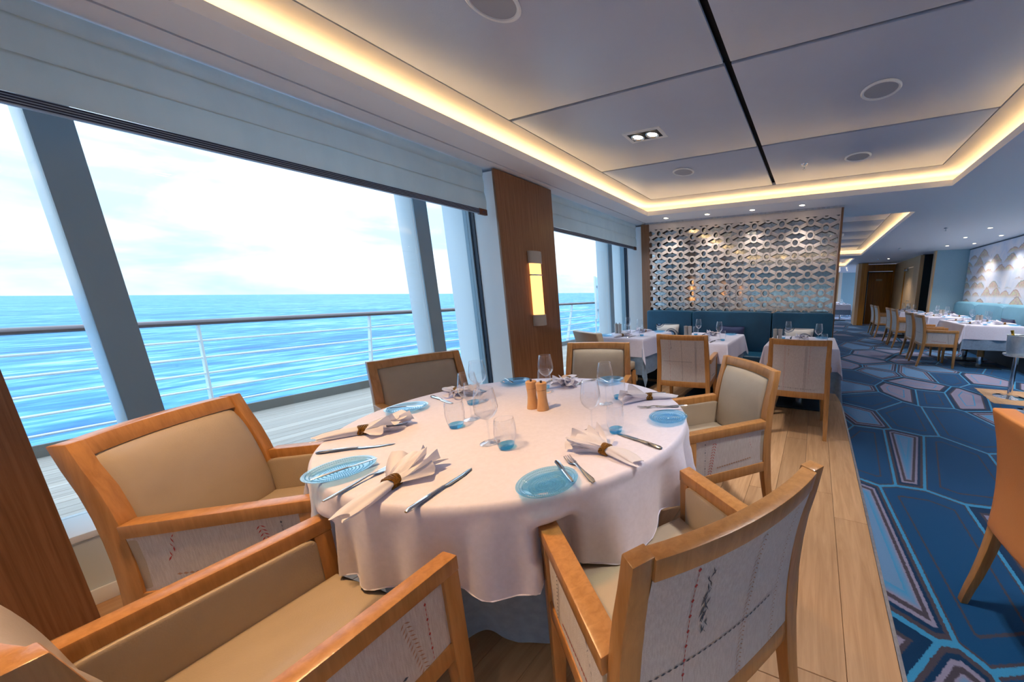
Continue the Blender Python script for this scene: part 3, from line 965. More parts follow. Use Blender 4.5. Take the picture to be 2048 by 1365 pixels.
def sprinkler(x, y, z, label):
    t = thing('sprinkler', label, 'sprinkler', (x, y, z), 0, 'ceiling sprinklers')
    MB().lathe([(0.0, -0.001), (0.034, -0.001), (0.030, -0.010), (0.012, -0.014), (0.0, -0.014)], 20).build('escutcheon', 'chrome', t)
    MB().lathe([(0.009, -0.012), (0.011, -0.022), (0.006, -0.034), (0.008, -0.040), (0.0, -0.048)], 12).build('bulb', 'chrome', t)
    MB().lathe([(0.0, -0.048), (0.016, -0.048), (0.016, -0.050), (0.0, -0.051)], 12).build('deflector', 'chrome', t)


sprinkler(-0.192, 3.855, ZU, 'chrome sprinkler head in the coffer panel beside a speaker')
sprinkler(2.036, 7.52, ZC, 'chrome sprinkler over the aisle chairs by the wine cooler side')
sprinkler(1.92, 10.5, ZC, 'chrome sprinkler over the aisle halfway to the amber door')
sprinkler(1.89, 13.5, ZC, 'chrome sprinkler close to the amber door')
t = thing('smoke_detector', 'white smoke detector in the second coffer', 'detector', (0.42, 8.6, ZU))
MB().lathe([(0.0, -0.05), (0.05, -0.048), (0.065, -0.03), (0.068, 0.0)], 24).build('housing', 'white_paint', t)
MB().lathe([(0.069, -0.012), (0.071, -0.014), (0.069, -0.016)], 24).build('vent_ring', 'speaker_mesh', t)

# ---- mural
mu = thing('mural', 'pastel watercolour hill mural above the blue bench', 'painting', (XR, 8.0, 0))
MB().box(-0.022, -0.002, -5.0, 3.44, 1.02, ZC - 0.03).build('painted_panel', 'mural_paint', mu)
MB().box(-0.030, -0.002, -5.0, 3.46, ZC - 0.03, ZC - 0.01).build('top_edge', 'groove_grey', mu)

# ---- blue wall bench under the mural
bn = thing('wall_bench', 'long blue upholstered bench under the mural', 'bench', (XR - 0.03, 8.0, 0))
for k in range(6):
    ya = -4.4 + k * 1.3
    s = []
    for j in range(9):
        yy = lerp(ya + 0.004, ya + 1.296, j / 8)
        rnd = 0.05 * (1 - math.sqrt(max(0, 1 - max(0, (0.12 - min(yy - ya, ya + 1.3 - yy)) / 0.12) ** 2)))
        s.append([(-0.02, yy, 0.46), (-0.20, yy, 0.46), (-0.17, yy, 1.02 - rnd), (-0.14, yy, 1.065 - rnd), (-0.02, yy, 1.065 - rnd)])
    MB().loft(s).build('back_cushion', 'bench_blue', bn, bevel=0.008)
MB().box(-0.50, -0.02, -4.4, 3.4, 0.30, 0.47).build('seat', 'bench_blue', bn, bevel=0.03, seg=3)
MB().box(-0.46, -0.02, -4.4, 3.4, 0.0, 0.30).build('plinth', 'sofa_base', bn)

# ---- teal banquette under the lattice
bq = thing('banquette', 'teal leather banquette sofa in three sections under the lattice screen', 'sofa', (0, YS - 0.012, 0))
SX = [-2.536, -1.752, -0.553, 0.245]
for k in range(3):
    a, b_ = SX[k] + 0.006, SX[k + 1] - 0.006
    mbk = MB()
    mbk.superell(((a + b_) / 2, -0.09, 0.73), ((b_ - a) / 2, 0.075, 0.32), 0.10, 48, 20)
    mbk.build('back_cushion', 'leather_teal', bq, smooth=60)
    MB().box(a, b_, -0.54, -0.05, 0.30, 0.47).build('seat_cushion', 'leather_teal', bq, bevel=0.03, seg=3)
MB().box(SX[0], SX[3], -0.05, -0.002, 0.0, 1.03).build('back_board', 'sofa_base', bq)
MB().box(SX[0], SX[3], -0.50, -0.04, 0.0, 0.30).build('plinth', 'sofa_base', bq)
MB().box(SX[0], SX[3], -0.515, -0.50, 0.285, 0.30).build('plinth_trim', 'oak_frame', bq)


def pillow(x, y, z, rz, tilt, mat, label, w=0.19):
    t = thing('pillow', label, 'pillow', (x, y, z), rz, 'pillows on the banquette and bench')
    M = Matrix.Rotation(tilt, 4, 'X')
    def fn(u, v):
        a, b_ = 2 * u - 1, 2 * v - 1
        return a, b_
    for sgn in (1, -1):
        pass
    mbp = MB()
    for sgn in (1, -1):
        mbp.grid(lambda u, v, s=sgn: M @ Vector(((2 * u - 1) * w * (1 - 0.06 * (1 - abs(2 * v - 1) ** 2)), s * 0.055 * ((1 - (2 * u - 1) ** 4) * (1 - (2 * v - 1) ** 4)) ** 0.6, w + (2 * v - 1) * w * (1 - 0.06 * (1 - abs(2 * u - 1) ** 2)))), 16, 16)
    c = mbp.build('cover', mat, t, smooth=60)
    pth = [M @ Vector((sx * w, 0, w + sz * w)) for sx, sz in ((-1, -1), (1, -1), (1, 1), (-1, 1), (-1, -1))]
    MB().tube(pth, 0.004, 6).build('piping', mat, t)
    return t


pillow(-2.14, YS - 0.27, 0.462, 0.1, -0.18, 'ring_pillow', 'patterned ring pillow leaning on the teal banquette by the window')
pillow(-1.12, YS - 0.27, 0.462, -0.1, -0.18, 'navy_pillow', 'navy pillow leaning on the middle section of the teal banquette')
pillow(-0.18, YS - 0.27, 0.462, 0.0, -0.18, 'ring_pillow', 'patterned pillow leaning on the aisle section of the teal banquette')
pillow(3.33, 7.9, 0.455, pi / 2 + 0.1, -0.2, 'navy_pillow', 'navy pillow on the blue bench close to the wine cooler table')
pillow(3.33, 10.6, 0.455, pi / 2 - 0.1, -0.2, 'navy_pillow', 'navy pillow on the blue bench near the blue wall panel')

# ---- armchairs --------------------------------------------------------------
YS_TAB = [(0.0, -0.275), (0.15, -0.243), (0.30, -0.218), (0.45, -0.205), (0.60, -0.208), (0.75, -0.228), (0.92, -0.266)]
SAG = 0.034


def ysz(z):
    return interp(YS_TAB, z)


def hw(z):       # half width of the chair at the outside of the stiles
    return lerp(0.282, 0.262, max(0, (z - 0.4)) / 0.5)


def backpt(x, z, off):
    w = hw(z) - 0.02
    return Vector((x, ysz(z) - SAG * max(0, 1 - (x / w) ** 2) * min(1, max(0, (z - 0.3) / 0.5) + 0.25) + off, z))


def stitches(mbx, fn, p0, p1, step, motif, size, rnd):
    """a row of embroidered motifs along a line on a panel; fn(u,v)->surface point"""
    (u0, v0), (u1, v1) = p0, p1
    ln = math.hypot(u1 - u0, v1 - v0); n = max(2, int(ln / step))
    du, dv = (u1 - u0) / ln, (v1 - v0) / ln
    def quad(c, a, b_, s):
        pts = [(c[0] + a[0] * s * i + b_[0] * s * j, c[1] + a[1] * s * i + b_[1] * s * j) for i, j in ((-1, 0), (0, -.6), (1, 0), (0, .6))]
        mbx._add([fn(*p) for p in pts], [(0, 1, 2, 3)])
    for k in range(n):
        t = (k + 0.5) / n
        c = (lerp(u0, u1, t), lerp(v0, v1, t))
        if motif == 'dot':
            quad(c, (du, dv), (-dv, du), size)
        elif motif == 'dotline':
            if k % 3 == 0: quad(c, (du, dv), (-dv, du), size)
            quad(c, (du, dv), (-dv * 0.18, du * 0.18), step * 0.55)
        elif motif == 'leaf':
            for s in (-1, 1):
                d = (du * 0.7 + s * -dv * 0.7, dv * 0.7 + s * du * 0.7)
                cc = (c[0] + d[0] * size, c[1] + d[1] * size)
                quad(cc, d, (-d[1] * 0.35, d[0] * 0.35), size)
        elif motif == 'cursive':
            d = (rnd.uniform(-0.6, 0.6), 1.0)
            quad((c[0] + rnd.uniform(-1, 1) * size * 0.5, c[1]), d, (-0.3, 0.25), size * rnd.uniform(0.5, 1.2))


def build_armchair(variant, name='armchair'):
    rnd = random.Random(variant * 13 + 5)
    t = thing(name, 'oak armchair', 'chair')
    # rear stiles, curved like a sabre
    for s in (-1, 1):
        secs = []
        for k in range(13):
            z = 0.918 * k / 12
            yc = ysz(z); wo = hw(z); wi = wo - lerp(0.034, 0.046, min(1, z / 0.4)) + (0.004 if z > 0.8 else 0)
            d = lerp(0.030, 0.050, min(1, z / 0.4)) - max(0, z - 0.6) * 0.035
            secs.append([(s * wi, yc - d / 2, z), (s * wo, yc - d / 2, z), (s * wo, yc + d / 2, z), (s * wi, yc + d / 2, z)])
        MB().loft(secs).build('rear_leg', 'oak_frame', t, bevel=0.003)
    # front legs with arm posts
    for s in (-1, 1):
        secs = []
        for z, wi, yb in ((0, 0.252, 0.242), (0.37, 0.236, 0.226), (0.616, 0.236, 0.226)):
            secs.append([(s * wi, yb, z), (s * 0.282, yb, z), (s * 0.282, 0.272, z), (s * wi, 0.272, z)])
        MB().loft(secs).build('front_leg', 'oak_frame', t, bevel=0.003)
        MB().box(min(s * 0.234, s * 0.284), max(s * 0.234, s * 0.284), -0.186, 0.273, 0.616, 0.66).build('armrest', 'oak_frame', t, bevel=0.004)
        MB().box(min(s * 0.24, s * 0.280), max(s * 0.24, s * 0.280), -0.20, 0.228, 0.37, 0.425).build('side_rail', 'oak_frame', t, bevel=0.003)
        # linen outside, leather inside
        sf = lambda u, v, s=s: Vector((s * (0.272 + 0.004 * (1 - (2 * (u + 0.19) / 0.42 - 1) ** 4)), u, v))
        lp = MB().grid(lambda u, v: sf(lerp(-0.19, 0.228, u), lerp(0.42, 0.618, v)), 10, 6).build('side_panel', 'linen', t)
        e = MB()
        sf2 = lambda u, v, s=s: sf(u, v) + Vector((s * 0.0012, 0, 0))
        pats = [((0.12, 0.60), (0.15, 0.43), 'leaf', 0.009), ((0.175, 0.60), (0.175, 0.43), 'dotline', 0.005), ((-0.10, 0.47), (0.11, 0.455), 'dot', 0.007), ((-0.08, 0.61), (-0.10, 0.52), 'cursive', 0.009)]
        for q, (a, b_, mo, sz) in enumerate(pats):
            e.cur = (q + variant) % 3
            stitches(e, sf2, a, b_, 0.014, mo, sz, rnd)
        e.build('embroidery', ['stitch_grey', 'stitch_tan', 'stitch_red'], lp, smooth=0, props={'kind': 'stuff'})
        MB().superell((s * 0.248, 0.015, 0.52), (0.026, 0.212, 0.10), 0.16, 28, 12).build('side_pad', 'leather_beige', t, smooth=60)
    # seat
    MB().box(-0.238, 0.238, 0.240, 0.271, 0.37, 0.425).build('front_rail', 'oak_frame', t, bevel=0.003)
    def seat(u, v):
        a, b_ = 2 * u - 1, 2 * v - 1
        x = 0.236 * a; y = lerp(-0.205, 0.268, v)
        ed = max(abs(a), abs(b_))
        z = 0.478 + 0.014 * (1 - a * a) * (1 - b_ * b_) - 0.030 * max(0, (ed - 0.9) / 0.1) ** 2
        z += 0.0025 * sin(9 * a + 3 * b_ + variant) * (1 - abs(a)) + 0.002 * sin(17 * a - 4 * b_) * (1 - ed)
        return (x, y, z)
    sm = MB().grid(seat, 28, 28)
    sm.box(-0.236, 0.236, -0.205, 0.268, 0.40, 0.452)
    sm.build('seat', 'leather_beige', t, smooth=50)
    # back: rails, linen rear panel, leather front pad
    def rail(z0, z1, th, nm):
        secs = []
        for k in range(15):
            zc = (z0 + z1) / 2; w = hw(zc) - 0.040
            x = lerp(-w, w, k / 14); p = backpt(x, zc, 0)
            secs.append([(x, backpt(x, z0, 0).y - th / 2, z0), (x, backpt(x, z0, 0).y + th / 2, z0), (x, backpt(x, z1, 0).y + th / 2, z1), (x, backpt(x, z1, 0).y - th / 2, z1)])
        MB().loft(secs).build(nm, 'oak_frame', t, bevel=0.003)
    rail(0.866, 0.916, 0.040, 'top_rail')
    rail(0.37, 0.43, 0.034, 'rear_rail')
    bf = lambda u, v: backpt(u, v, -0.016)
    lp = MB().grid(lambda u, v: bf(lerp(-1, 1, u) * (hw(lerp(.428, .868, v)) - 0.040), lerp(0.428, 0.868, v)), 18, 14).build('back_panel', 'linen', t)
    e = MB(); bf2 = lambda u, v: backpt(u, v, -0.0178)
    if variant % 3 == 0:
        pats = [((0.135, 0.86), (0.135, 0.435), 'dotline', 0.006, 2), ((0.105, 0.835), (0.10, 0.66), 'cursive', 0.013, 0), ((-0.03, 0.86), (-0.03, 0.435), 'leaf', 0.007, 1), ((-0.155, 0.86), (-0.155, 0.435), 'leaf', 0.006, 1), ((0.215, 0.60), (-0.13, 0.60), 'dot', 0.006, 0)]
    elif variant % 3 == 1:
        pats = [((0.13, 0.86), (0.13, 0.435), 'dotline', 0.005, 2), ((0.11, 0.86), (0.11, 0.77), 'cursive', 0.009, 0), ((0.0, 0.86), (0.0, 0.435), 'dot', 0.005, 0), ((-0.14, 0.86), (-0.14, 0.435), 'leaf', 0.007, 0), ((0.20, 0.64), (-0.10, 0.64), 'dot', 0.005, 0)]
    else:
        pats = [((0.12, 0.86), (0.12, 0.435), 'leaf', 0.006, 2), ((0.09, 0.86), (0.09, 0.76), 'cursive', 0.008, 1), ((-0.06, 0.86), (-0.06, 0.435), 'leaf', 0.008, 0), ((-0.09, 0.86), (-0.09, 0.60), 'dotline', 0.004, 2), ((0.20, 0.465), (-0.15, 0.455), 'cursive', 0.008, 0)]
    for (a, b_, mo, sz, ci) in pats:
        e.cur = ci
        # seen from behind the x axis runs the other way
        stitches(e, bf2, (-a[0], a[1]), (-b_[0], b_[1]), 0.007 if mo == 'cursive' else 0.0135, mo, sz, rnd)
    e.build('embroidery', ['stitch_grey', 'stitch_tan', 'stitch_red'], lp, smooth=0, props={'kind': 'stuff'})
    def pad(u, v):
        z = lerp(0.44, 0.87, v); a = 2 * u - 1; b_ = 2 * v - 1
        w = hw(z) - 0.042
        ed = (max(0, 1 - a ** 8) * max(0, 1 - b_ ** 8)) ** 0.5
        return backpt(a * w, z, 0.006 + 0.036 * ed + 0.014 * (1 - a * a) * (1 - b_ * b_))
    MB().grid(pad, 26, 22).build('back_pad', 'leather_beige', t, smooth=60)
    return t


CHAIRS = []   # (front-centre x, y, facing angle) for cloth draping


def chair_at(o, fx, fy, ang, label, group):
    """place by the middle of the arm fronts and the facing direction (degrees)"""
    a = R(ang)
    q = 0.272 * o.scale[1]
    put(o, fx - q * cos(a), fy - q * sin(a), 0, a - pi / 2, label, group)
    CHAIRS.append((fx, fy, a))
    return o


G1 = 'oak armchairs around the round table'
proto = [build_armchair(0), build_armchair(1), build_armchair(2)]
chair_at(proto[0], -0.5625, 0.895, 148, 'oak armchair turning its red stitched linen back to the blue carpet', G1)
proto[1].scale = (1.0, 0.90, 1.0)      # pushed in and a little shallower than the others
chair_at(proto[1], -1.104, 0.4625, 94.5, 'oak armchair with a warmly lit tan seat at the round table', G1)
chair_at(proto[2], -1.679, 0.69, 38.7, 'oak armchair at the round table backing onto the window sill', G1)
chair_at(copy_tree(proto[0]), -1.965, 1.303, -11, 'oak armchair with a shadowed grey back against the railing view', G1)
c_ = copy_tree(proto[1]); c_.scale = (1, 1, 1)
chair_at(c_, -1.479, 1.834, -69.6, 'oak armchair at the round table in front of the walnut lamp pilaster', G1)
chair_at(copy_tree(proto[2]), -0.717, 1.593, 225.8, 'oak armchair with a shiny cream back pad beside the oak floor strip', G1)
N_TABLE_CHAIRS = len(CHAIRS)
G2 = 'oak armchairs at the banquette tables'
c_ = copy_tree(proto[1]); c_.scale = (1, 1, 1)
chair_at(c_, -1.270, 3.617, 97, 'oak armchair with a stitched grid on its back at the middle banquette table', G2)
chair_at(copy_tree(proto[2]), -0.12, 3.67, 92, 'oak armchair with a red stitched column at the banquette table beside the carpet', G2)
G3 = 'oak armchairs along the mural tables'
RC = [(7.35, 'oak armchair at the mural table beside the wine cooler, closer to the cooler'), (8.08, 'oak armchair at the mural table beside the wine cooler, further from the cooler'), (9.5, 'oak armchair at the middle mural table, closer to the wine cooler'), (10.2, 'oak armchair at the middle mural table, closer to the amber door'), (11.45, 'oak armchair at the last mural table, closer to the wine cooler'), (12.25, 'oak armchair at the last mural table, nearest the amber door')]
for k, (y, lb) in enumerate(RC):
    c_ = copy_tree(proto[k % 3]); c_.scale = (1, 1, 1)
    chair_at(c_, 2.31 if k < 4 else 2.22, y, 0, lb, G3)

# ---- upholstered side chairs
def build_side_chair(leather, label, group=None):
    t = thing('side_chair', label, 'chair', group=group)
    for s in (-1, 1):
        secs = []
        for k in range(7):
            z = 0.42 * k / 6; yc = ysz(z) - 0.02; d = lerp(0.028, 0.045, k / 6)
            secs.append([(s * 0.245, yc - d / 2, z), (s * (0.245 - d), yc - d / 2, z), (s * (0.245 - d), yc + d / 2, z), (s * 0.245, yc + d / 2, z)])
        MB().loft(secs).build('rear_leg', 'oak_frame', t, bevel=0.003)
        secs = []
        for z, d in ((0, 0.03), (0.38, 0.045)):
            secs.append([(s * 0.245, 0.25 - d, z), (s * (0.245 - d), 0.25 - d, z), (s * (0.245 - d), 0.25, z), (s * 0.245, 0.25, z)])
        MB().loft(secs).build('front_leg', 'oak_frame', t, bevel=0.003)
    secs = []
    for k in range(15):
        x = lerp(-0.248, 0.248, k / 14); sg = 0.02 * (1 - (x / 0.25) ** 2)
        row = []
        zs = [0.37 + (0.885 - 0.37) * j / 12 for j in range(13)]
        row += [(x, ysz(z) - 0.045 - sg - 0.012 * (z - 0.37), z) for z in zs]
        row += [(x, ysz(z) + 0.03 - sg, z) for z in reversed(zs)]
        secs.append(row)
    MB().loft(secs).build('back', leather, t, bevel=0.012, seg=3, smooth=50)
    sm = MB().superell((0, 0.02, 0.435), (0.25, 0.245, 0.05), 0.18, 36, 14)
    sm.build('seat', leather, t, smooth=60)
    MB().box(-0.235, 0.235, -0.19, 0.24, 0.36, 0.40).build('seat_frame', 'sofa_base', t, bevel=0.004)
    return t


oc = build_side_chair('leather_orange', 'orange leather side chair with a curved oak leg on the blue carpet')
put(oc, 1.01, 1.42, 0, R(8) - pi / 2)
bc = build_side_chair('leather_beige', 'beige leather side chair at the window table beside the walnut pilaster', None)
put(bc, -2.35, 3.46, 0, R(70) - pi / 2)

# ================================================================== ROUND TABLE
TCX, TCY, TA, TB, TZ = -1.255, 1.14, 0.785, 0.70, 0.757


def ell(th):
    return TA * TB / math.sqrt((TB * cos(th)) ** 2 + (TA * sin(th)) ** 2)


def chair_push(x, y, z, pad, seat_too):
    """how far a cloth point must move toward the table centre to stay clear of the chairs"""
    for (fx, fy, a) in CHAIRS[:N_TABLE_CHAIRS]:
        ca, sa = cos(a), sin(a)
        for it in range(40):
            dx, dy = x - (fx - 0.272 * ca), y - (fy - 0.272 * sa)
            ly = dx * ca + dy * sa            # toward the sitter's front
            lx = dx * sa - dy * ca            # sitter's right
            hit = False
            if ly < 0.273 + pad and ly > -0.3:
                if z < 0.662 + pad * 0.5 and 0.20 - pad < abs(lx) < 0.284 + pad: hit = True
                if seat_too and z < 0.51 and abs(lx) < 0.29 + pad: hit = True
            if not hit: break
            r = math.hypot(x - TCX, y - TCY)
            x += (TCX - x) / r * 0.01; y += (TCY - y) / r * 0.01
    return x, y


def skirt(name, mat, parent, z_hem, r_off, flare, fold_amp, nfold, seat_too, seed, ztop, pad=0.012):
    rnd = random.Random(seed)
    ph = [rnd.uniform(0, 6.28) for _ in range(6)]
    NT = 480; NR = 8; ND = 26
    def fold(th):
        p_ = sin(nfold * th + ph[0] + 0.8 * sin(3 * th + ph[1]))
        return 0.5 * math.copysign(abs(p_) ** 0.8, p_) * (0.75 + 0.5 * sin(2 * th + ph[2])) + 0.22 * sin((nfold + 11) * th + ph[2]) + 0.25 * sin(5 * th + ph[3])
    verts = []; rows = []
    for j in range(NR + 1):                      # the top
        f = j / NR
        rows.append([(TCX + cos(2 * pi * i / NT) * ell(2 * pi * i / NT) * f * 0.985, TCY + sin(2 * pi * i / NT) * ell(2 * pi * i / NT) * f * 0.985, ztop) for i in range(NT)])
    def hem(th):
        x, y = TCX + ell(th) * cos(th), TCY + ell(th) * sin(th)
        n = 0.0
        for (fx, fy, a) in CHAIRS[:N_TABLE_CHAIRS]:
            n = max(n, 1 - max(0, math.hypot(x - fx, y - fy) - 0.22) / 0.12)
        n = max(0.0, min(1.0, n))
        return z_hem + (1 - n) * (0.010 * sin(4 * th + ph[4]) - 0.012) + 0.004 * sin(9 * th + ph[5]) - 0.010 * fold(th)
    for j in range(1, ND + 1):                   # rounded edge and drop
        row = []
        for i in range(NT):
            th = 2 * pi * i / NT
            s = j / ND
            rr = ell(th) + r_off
            if s < 0.2:
                a = s / 0.2 * pi / 2
                r = rr * 0.985 + (rr * 0.015 + 0.004) * sin(a); z = ztop - 0.030 * (1 - cos(a))
            else:
                q = (s - 0.2) / 0.8
                z = lerp(ztop - 0.030, hem(th), q)
                r = rr + 0.004 + flare * q + fold_amp * (q ** 0.8) * fold(th) * (1.0 if q > 0.05 else 0)
            x, y = TCX + r * cos(th), TCY + r * sin(th)
            if s >= 0.2:
                x, y = chair_push(x, y, z, pad, seat_too)
            row.append((x, y, z))
        rows.append(row)
    # soften the places where chairs press in
    for it in range(3):
        for j in range(NR + 6, NR + ND + 1):
            row = rows[j]; prev = rows[j - 1]; nxt = rows[min(j + 1, NR + ND)]
            new = []
            for i in range(NT):
                a, b_ = row[i - 1], row[(i + 1) % NT]
                c = row[i]
                new.append((0.5 * c[0] + 0.17 * (a[0] + b_[0]) + 0.08 * (prev[i][0] + nxt[i][0]), 0.5 * c[1] + 0.17 * (a[1] + b_[1]) + 0.08 * (prev[i][1] + nxt[i][1]), c[2]))
            rows[j] = [(*chair_push(p[0], p[1], p[2], pad * 0.4, seat_too), p[2]) for p in new] if it == 2 else new
    mb = MB()
    for r in rows: mb.v += r
    for j in range(len(rows) - 1):
        for i in range(NT):
            k = (i + 1) % NT
            mb.f.append((j * NT + i, j * NT + k, (j + 1) * NT + k, (j + 1) * NT + i)); mb.mi.append(0)
    o = mb.build(name, mat, parent, smooth=70)
    hm = MB().tube([Vector(p) for p in rows[-1][::3]] + [Vector(rows[-1][0])], 0.0022, 5)
    return o, rows[-1], hm


rt = thing('round_table', 'large round pedestal table hidden under two cloths', 'table', (TCX, TCY, 0))
top = MB(); top.loft([[(ell(2 * pi * i / 64) * 0.975 * cos(2 * pi * i / 64), ell(2 * pi * i / 64) * 0.975 * sin(2 * pi * i / 64), z) for i in range(64)] for z in (0.715, 0.744)])
top.build('table_top', 'plank_oak', rt, bevel=0.004)
MB().lathe([(0.0, 0.0), (0.30, 0.0), (0.30, 0.012), (0.06, 0.03), (0.045, 0.06), (0.045, 0.70), (0.12, 0.715)], 32).build('pedestal', 'brushed', rt)
under, _, _ = skirt('under_cloth', 'cloth_blue', None, 0.12, -0.075, -0.08, 0.050, 9, True, 3, 0.7475, 0.02)
tag(under, 'long grey blue under cloth hanging to the floor below the white round tablecloth', 'tablecloth')
over, hemrow, hm = skirt('tablecloth', 'cloth_white', None, 0.494, 0.0, 0.024, 0.075, 15, False, 8, TZ, 0.012)
tag(over, 'white cloth draped over the round table with a wavy hem', 'tablecloth')
hm.build('hem', 'cloth_white', over)

# ================================================================== SQUARE TABLES
def draped(name, mat, cx, cy, hx, hy, z, drop, parent, seed, flare=0.10, rz=0.0, short=None):
    dr = {'l': drop, 'r': drop, 'n': drop, 'f': drop}
    dr.update(short or {})
    rnd = random.Random(seed); ph = [rnd.uniform(0, 6.28) for _ in range(4)]
    def fn(u, v):
        X = lerp(-hx - dr['l'], hx + dr['r'], u); Y = lerp(-hy - dr['n'], hy + dr['f'], v)
        qx = max(-hx, min(hx, X)); qy = max(-hy, min(hy, Y))
        dx, dy = X - qx, Y - qy
        d = math.hypot(dx, dy)
        if d < 1e-6: return Vector((X, Y, z))
        ux, uy = dx / d, dy / d
        a = math.atan2(uy, ux)
        corner = abs(ux * uy) * 2
        s = qx + qy
        wave = 0.012 * sin(9 * s + ph[0]) + 0.008 * sin(21 * s + ph[1])
        out = 0.008 + d * (flare * 0.4 + flare * 1.2 * corner + wave * 1.6) + (0.02 * sin(6 * a + ph[2]) * corner * d / drop)
        e = min(1, d / 0.03)
        return Vector((qx + ux * out * e, qy + uy * out * e, z - max(0, d - 0.008) * (1 - 0.04 * corner)))
    o = MB().grid(fn, 64, 64).build(name, mat, parent, smooth=70)
    o.location = (cx, cy, 0); o.rotation_euler = (0, 0, rz)
    return o


def square_table(cx, cy, hx, hy, where, grp, seed, udrop=0.46, wdrop=0.24, legs='pedestal', rz=0.0, short=None):
    t = thing('dining_table', 'dining table under layered cloths ' + where, 'table', (cx, cy, 0), rz, grp)
    MB().box(-hx + 0.01, hx - 0.01, -hy + 0.01, hy - 0.01, 0.715, 0.744).build('table_top', 'plank_oak', t, bevel=0.003)
    if legs == 'pedestal':
        MB().lathe([(0.0, 0.02), (0.04, 0.02), (0.04, 0.715)], 20).build('pole', 'chrome', t)
        MB().box(-0.24, 0.24, -0.24, 0.24, 0.0, 0.02).build('base_plate', 'sofa_base', t, bevel=0.004)
    else:
        for sy in (-1, 1):
            MB().lathe([(0.0, 0.02), (0.045, 0.02), (0.045, 0.18)], 20, (0, sy * hy * 0.55, 0)).build('pole_foot', 'chrome', t)
            MB().lathe([(0.050, 0.18), (0.050, 0.715)], 20, (0, sy * hy * 0.55, 0)).build('pole', 'oak_frame', t)
            MB().box(-0.25, 0.25, sy * hy * 0.55 - 0.2, sy * hy * 0.55 + 0.2, 0, 0.02).build('base_plate', 'sofa_base', t, bevel=0.004)
    u = draped('under_cloth', 'cloth_blue', cx, cy, hx, hy, 0.7485, udrop, None, seed, 0.09, rz, short)
    tag(u, 'grey blue under cloth with hanging corners ' + where, 'tablecloth', 'grey blue under cloths')
    w = draped('tablecloth', 'cloth_white', cx, cy, hx + 0.007, hy + 0.007, TZ, wdrop, None, seed + 1, 0.14, rz, short)
    tag(w, 'white square cloth with pointed corners ' + where, 'tablecloth', 'white square tablecloths')
    return t


GT = 'banquette tables'
square_table(-2.34, 4.14, 0.36, 0.44, 'at the window end of the banquette', GT, 21, short={'f': 0.2})
square_table(-1.25, 4.14, 0.36, 0.47, 'in front of the middle of the banquette', GT, 31, short={'f': 0.2})
square_table(-0.11, 4.17, 0.36, 0.46, 'at the carpet end of the banquette', GT, 41, short={'f': 0.2})
GM = 'tables along the mural'
square_table(2.80, 7.83, 0.38, 0.62, 'beside the wine cooler', GM, 51, 0.42, 0.25, 'twin', short={'r': 0.2})
square_table(2.80, 9.85, 0.38, 0.62, 'in the middle of the mural row', GM, 61, 0.42, 0.25, 'twin', short={'r': 0.2})
square_table(2.56, 11.8, 0.29, 0.55, 'before the dark panel by the side door', GM, 71, 0.42, 0.25, 'twin', short={'r': 0.2})
GF = 'tables in the far dining room'
square_table(1.12, 17.6, 0.36, 0.7, 'just past the wood column in the far room', GF, 81)
square_table(0.75, 20.6, 0.45, 0.7, 'deep in the far room by the blue wall', GF, 91)
for (x, y, a, lb) in ((0.52, 17.2, 0, 'brown wooden chair at the far room table, closer to the screen'), (0.52, 18.0, 0, 'brown wooden chair at the far room table, behind the first'), (0.18, 20.4, 0, 'small chair at the deepest far room table')):
    c_ = copy_tree(proto[2]); c_.scale = (1, 1, 1)
    chair_at(c_, x, y, a, lb, 'chairs in the far dining room')

# ================================================================== TABLEWARE
def build_wine():
    t = thing('wine_glass', 'wine glass', 'glass')
    MB().lathe([(0.0, 0.0005), (0.034, 0.0005), (0.035, 0.002), (0.012, 0.006), (0.0045, 0.012)], 32).build('foot', 'drink_glass', t)
    MB().lathe([(0.0045, 0.012), (0.0036, 0.03), (0.0036, 0.085), (0.006, 0.096)], 16).build('stem', 'drink_glass', t)
    MB().lathe([(0.0, 0.095), (0.010, 0.098), (0.026, 0.110), (0.038, 0.128), (0.0415, 0.146), (0.040, 0.170), (0.036, 0.195), (0.0318, 0.221), (0.0312, 0.2225), (0.0304, 0.221), (0.0312, 0.2195)], 36).build('bowl', 'drink_glass', t)
    return t


def build_tumbler():
    t = thing('tumbler', 'tumbler', 'glass')
    MB().lathe([(0.028, 0.016), (0.034, 0.035), (0.0375, 0.065), (0.036, 0.095), (0.0327, 0.117), (0.0320, 0.1185), (0.0312, 0.117), (0.0320, 0.1155)], 36).build('wall', 'drink_glass', t)
    MB().lathe([(0.0, 0.001), (0.022, 0.001), (0.026, 0.006), (0.0285, 0.018), (0.024, 0.0165), (0.012, 0.013), (0.0, 0.012)], 32).build('base', 'blue_base', t, props={'label': 'thick blue glass base'})
    return t


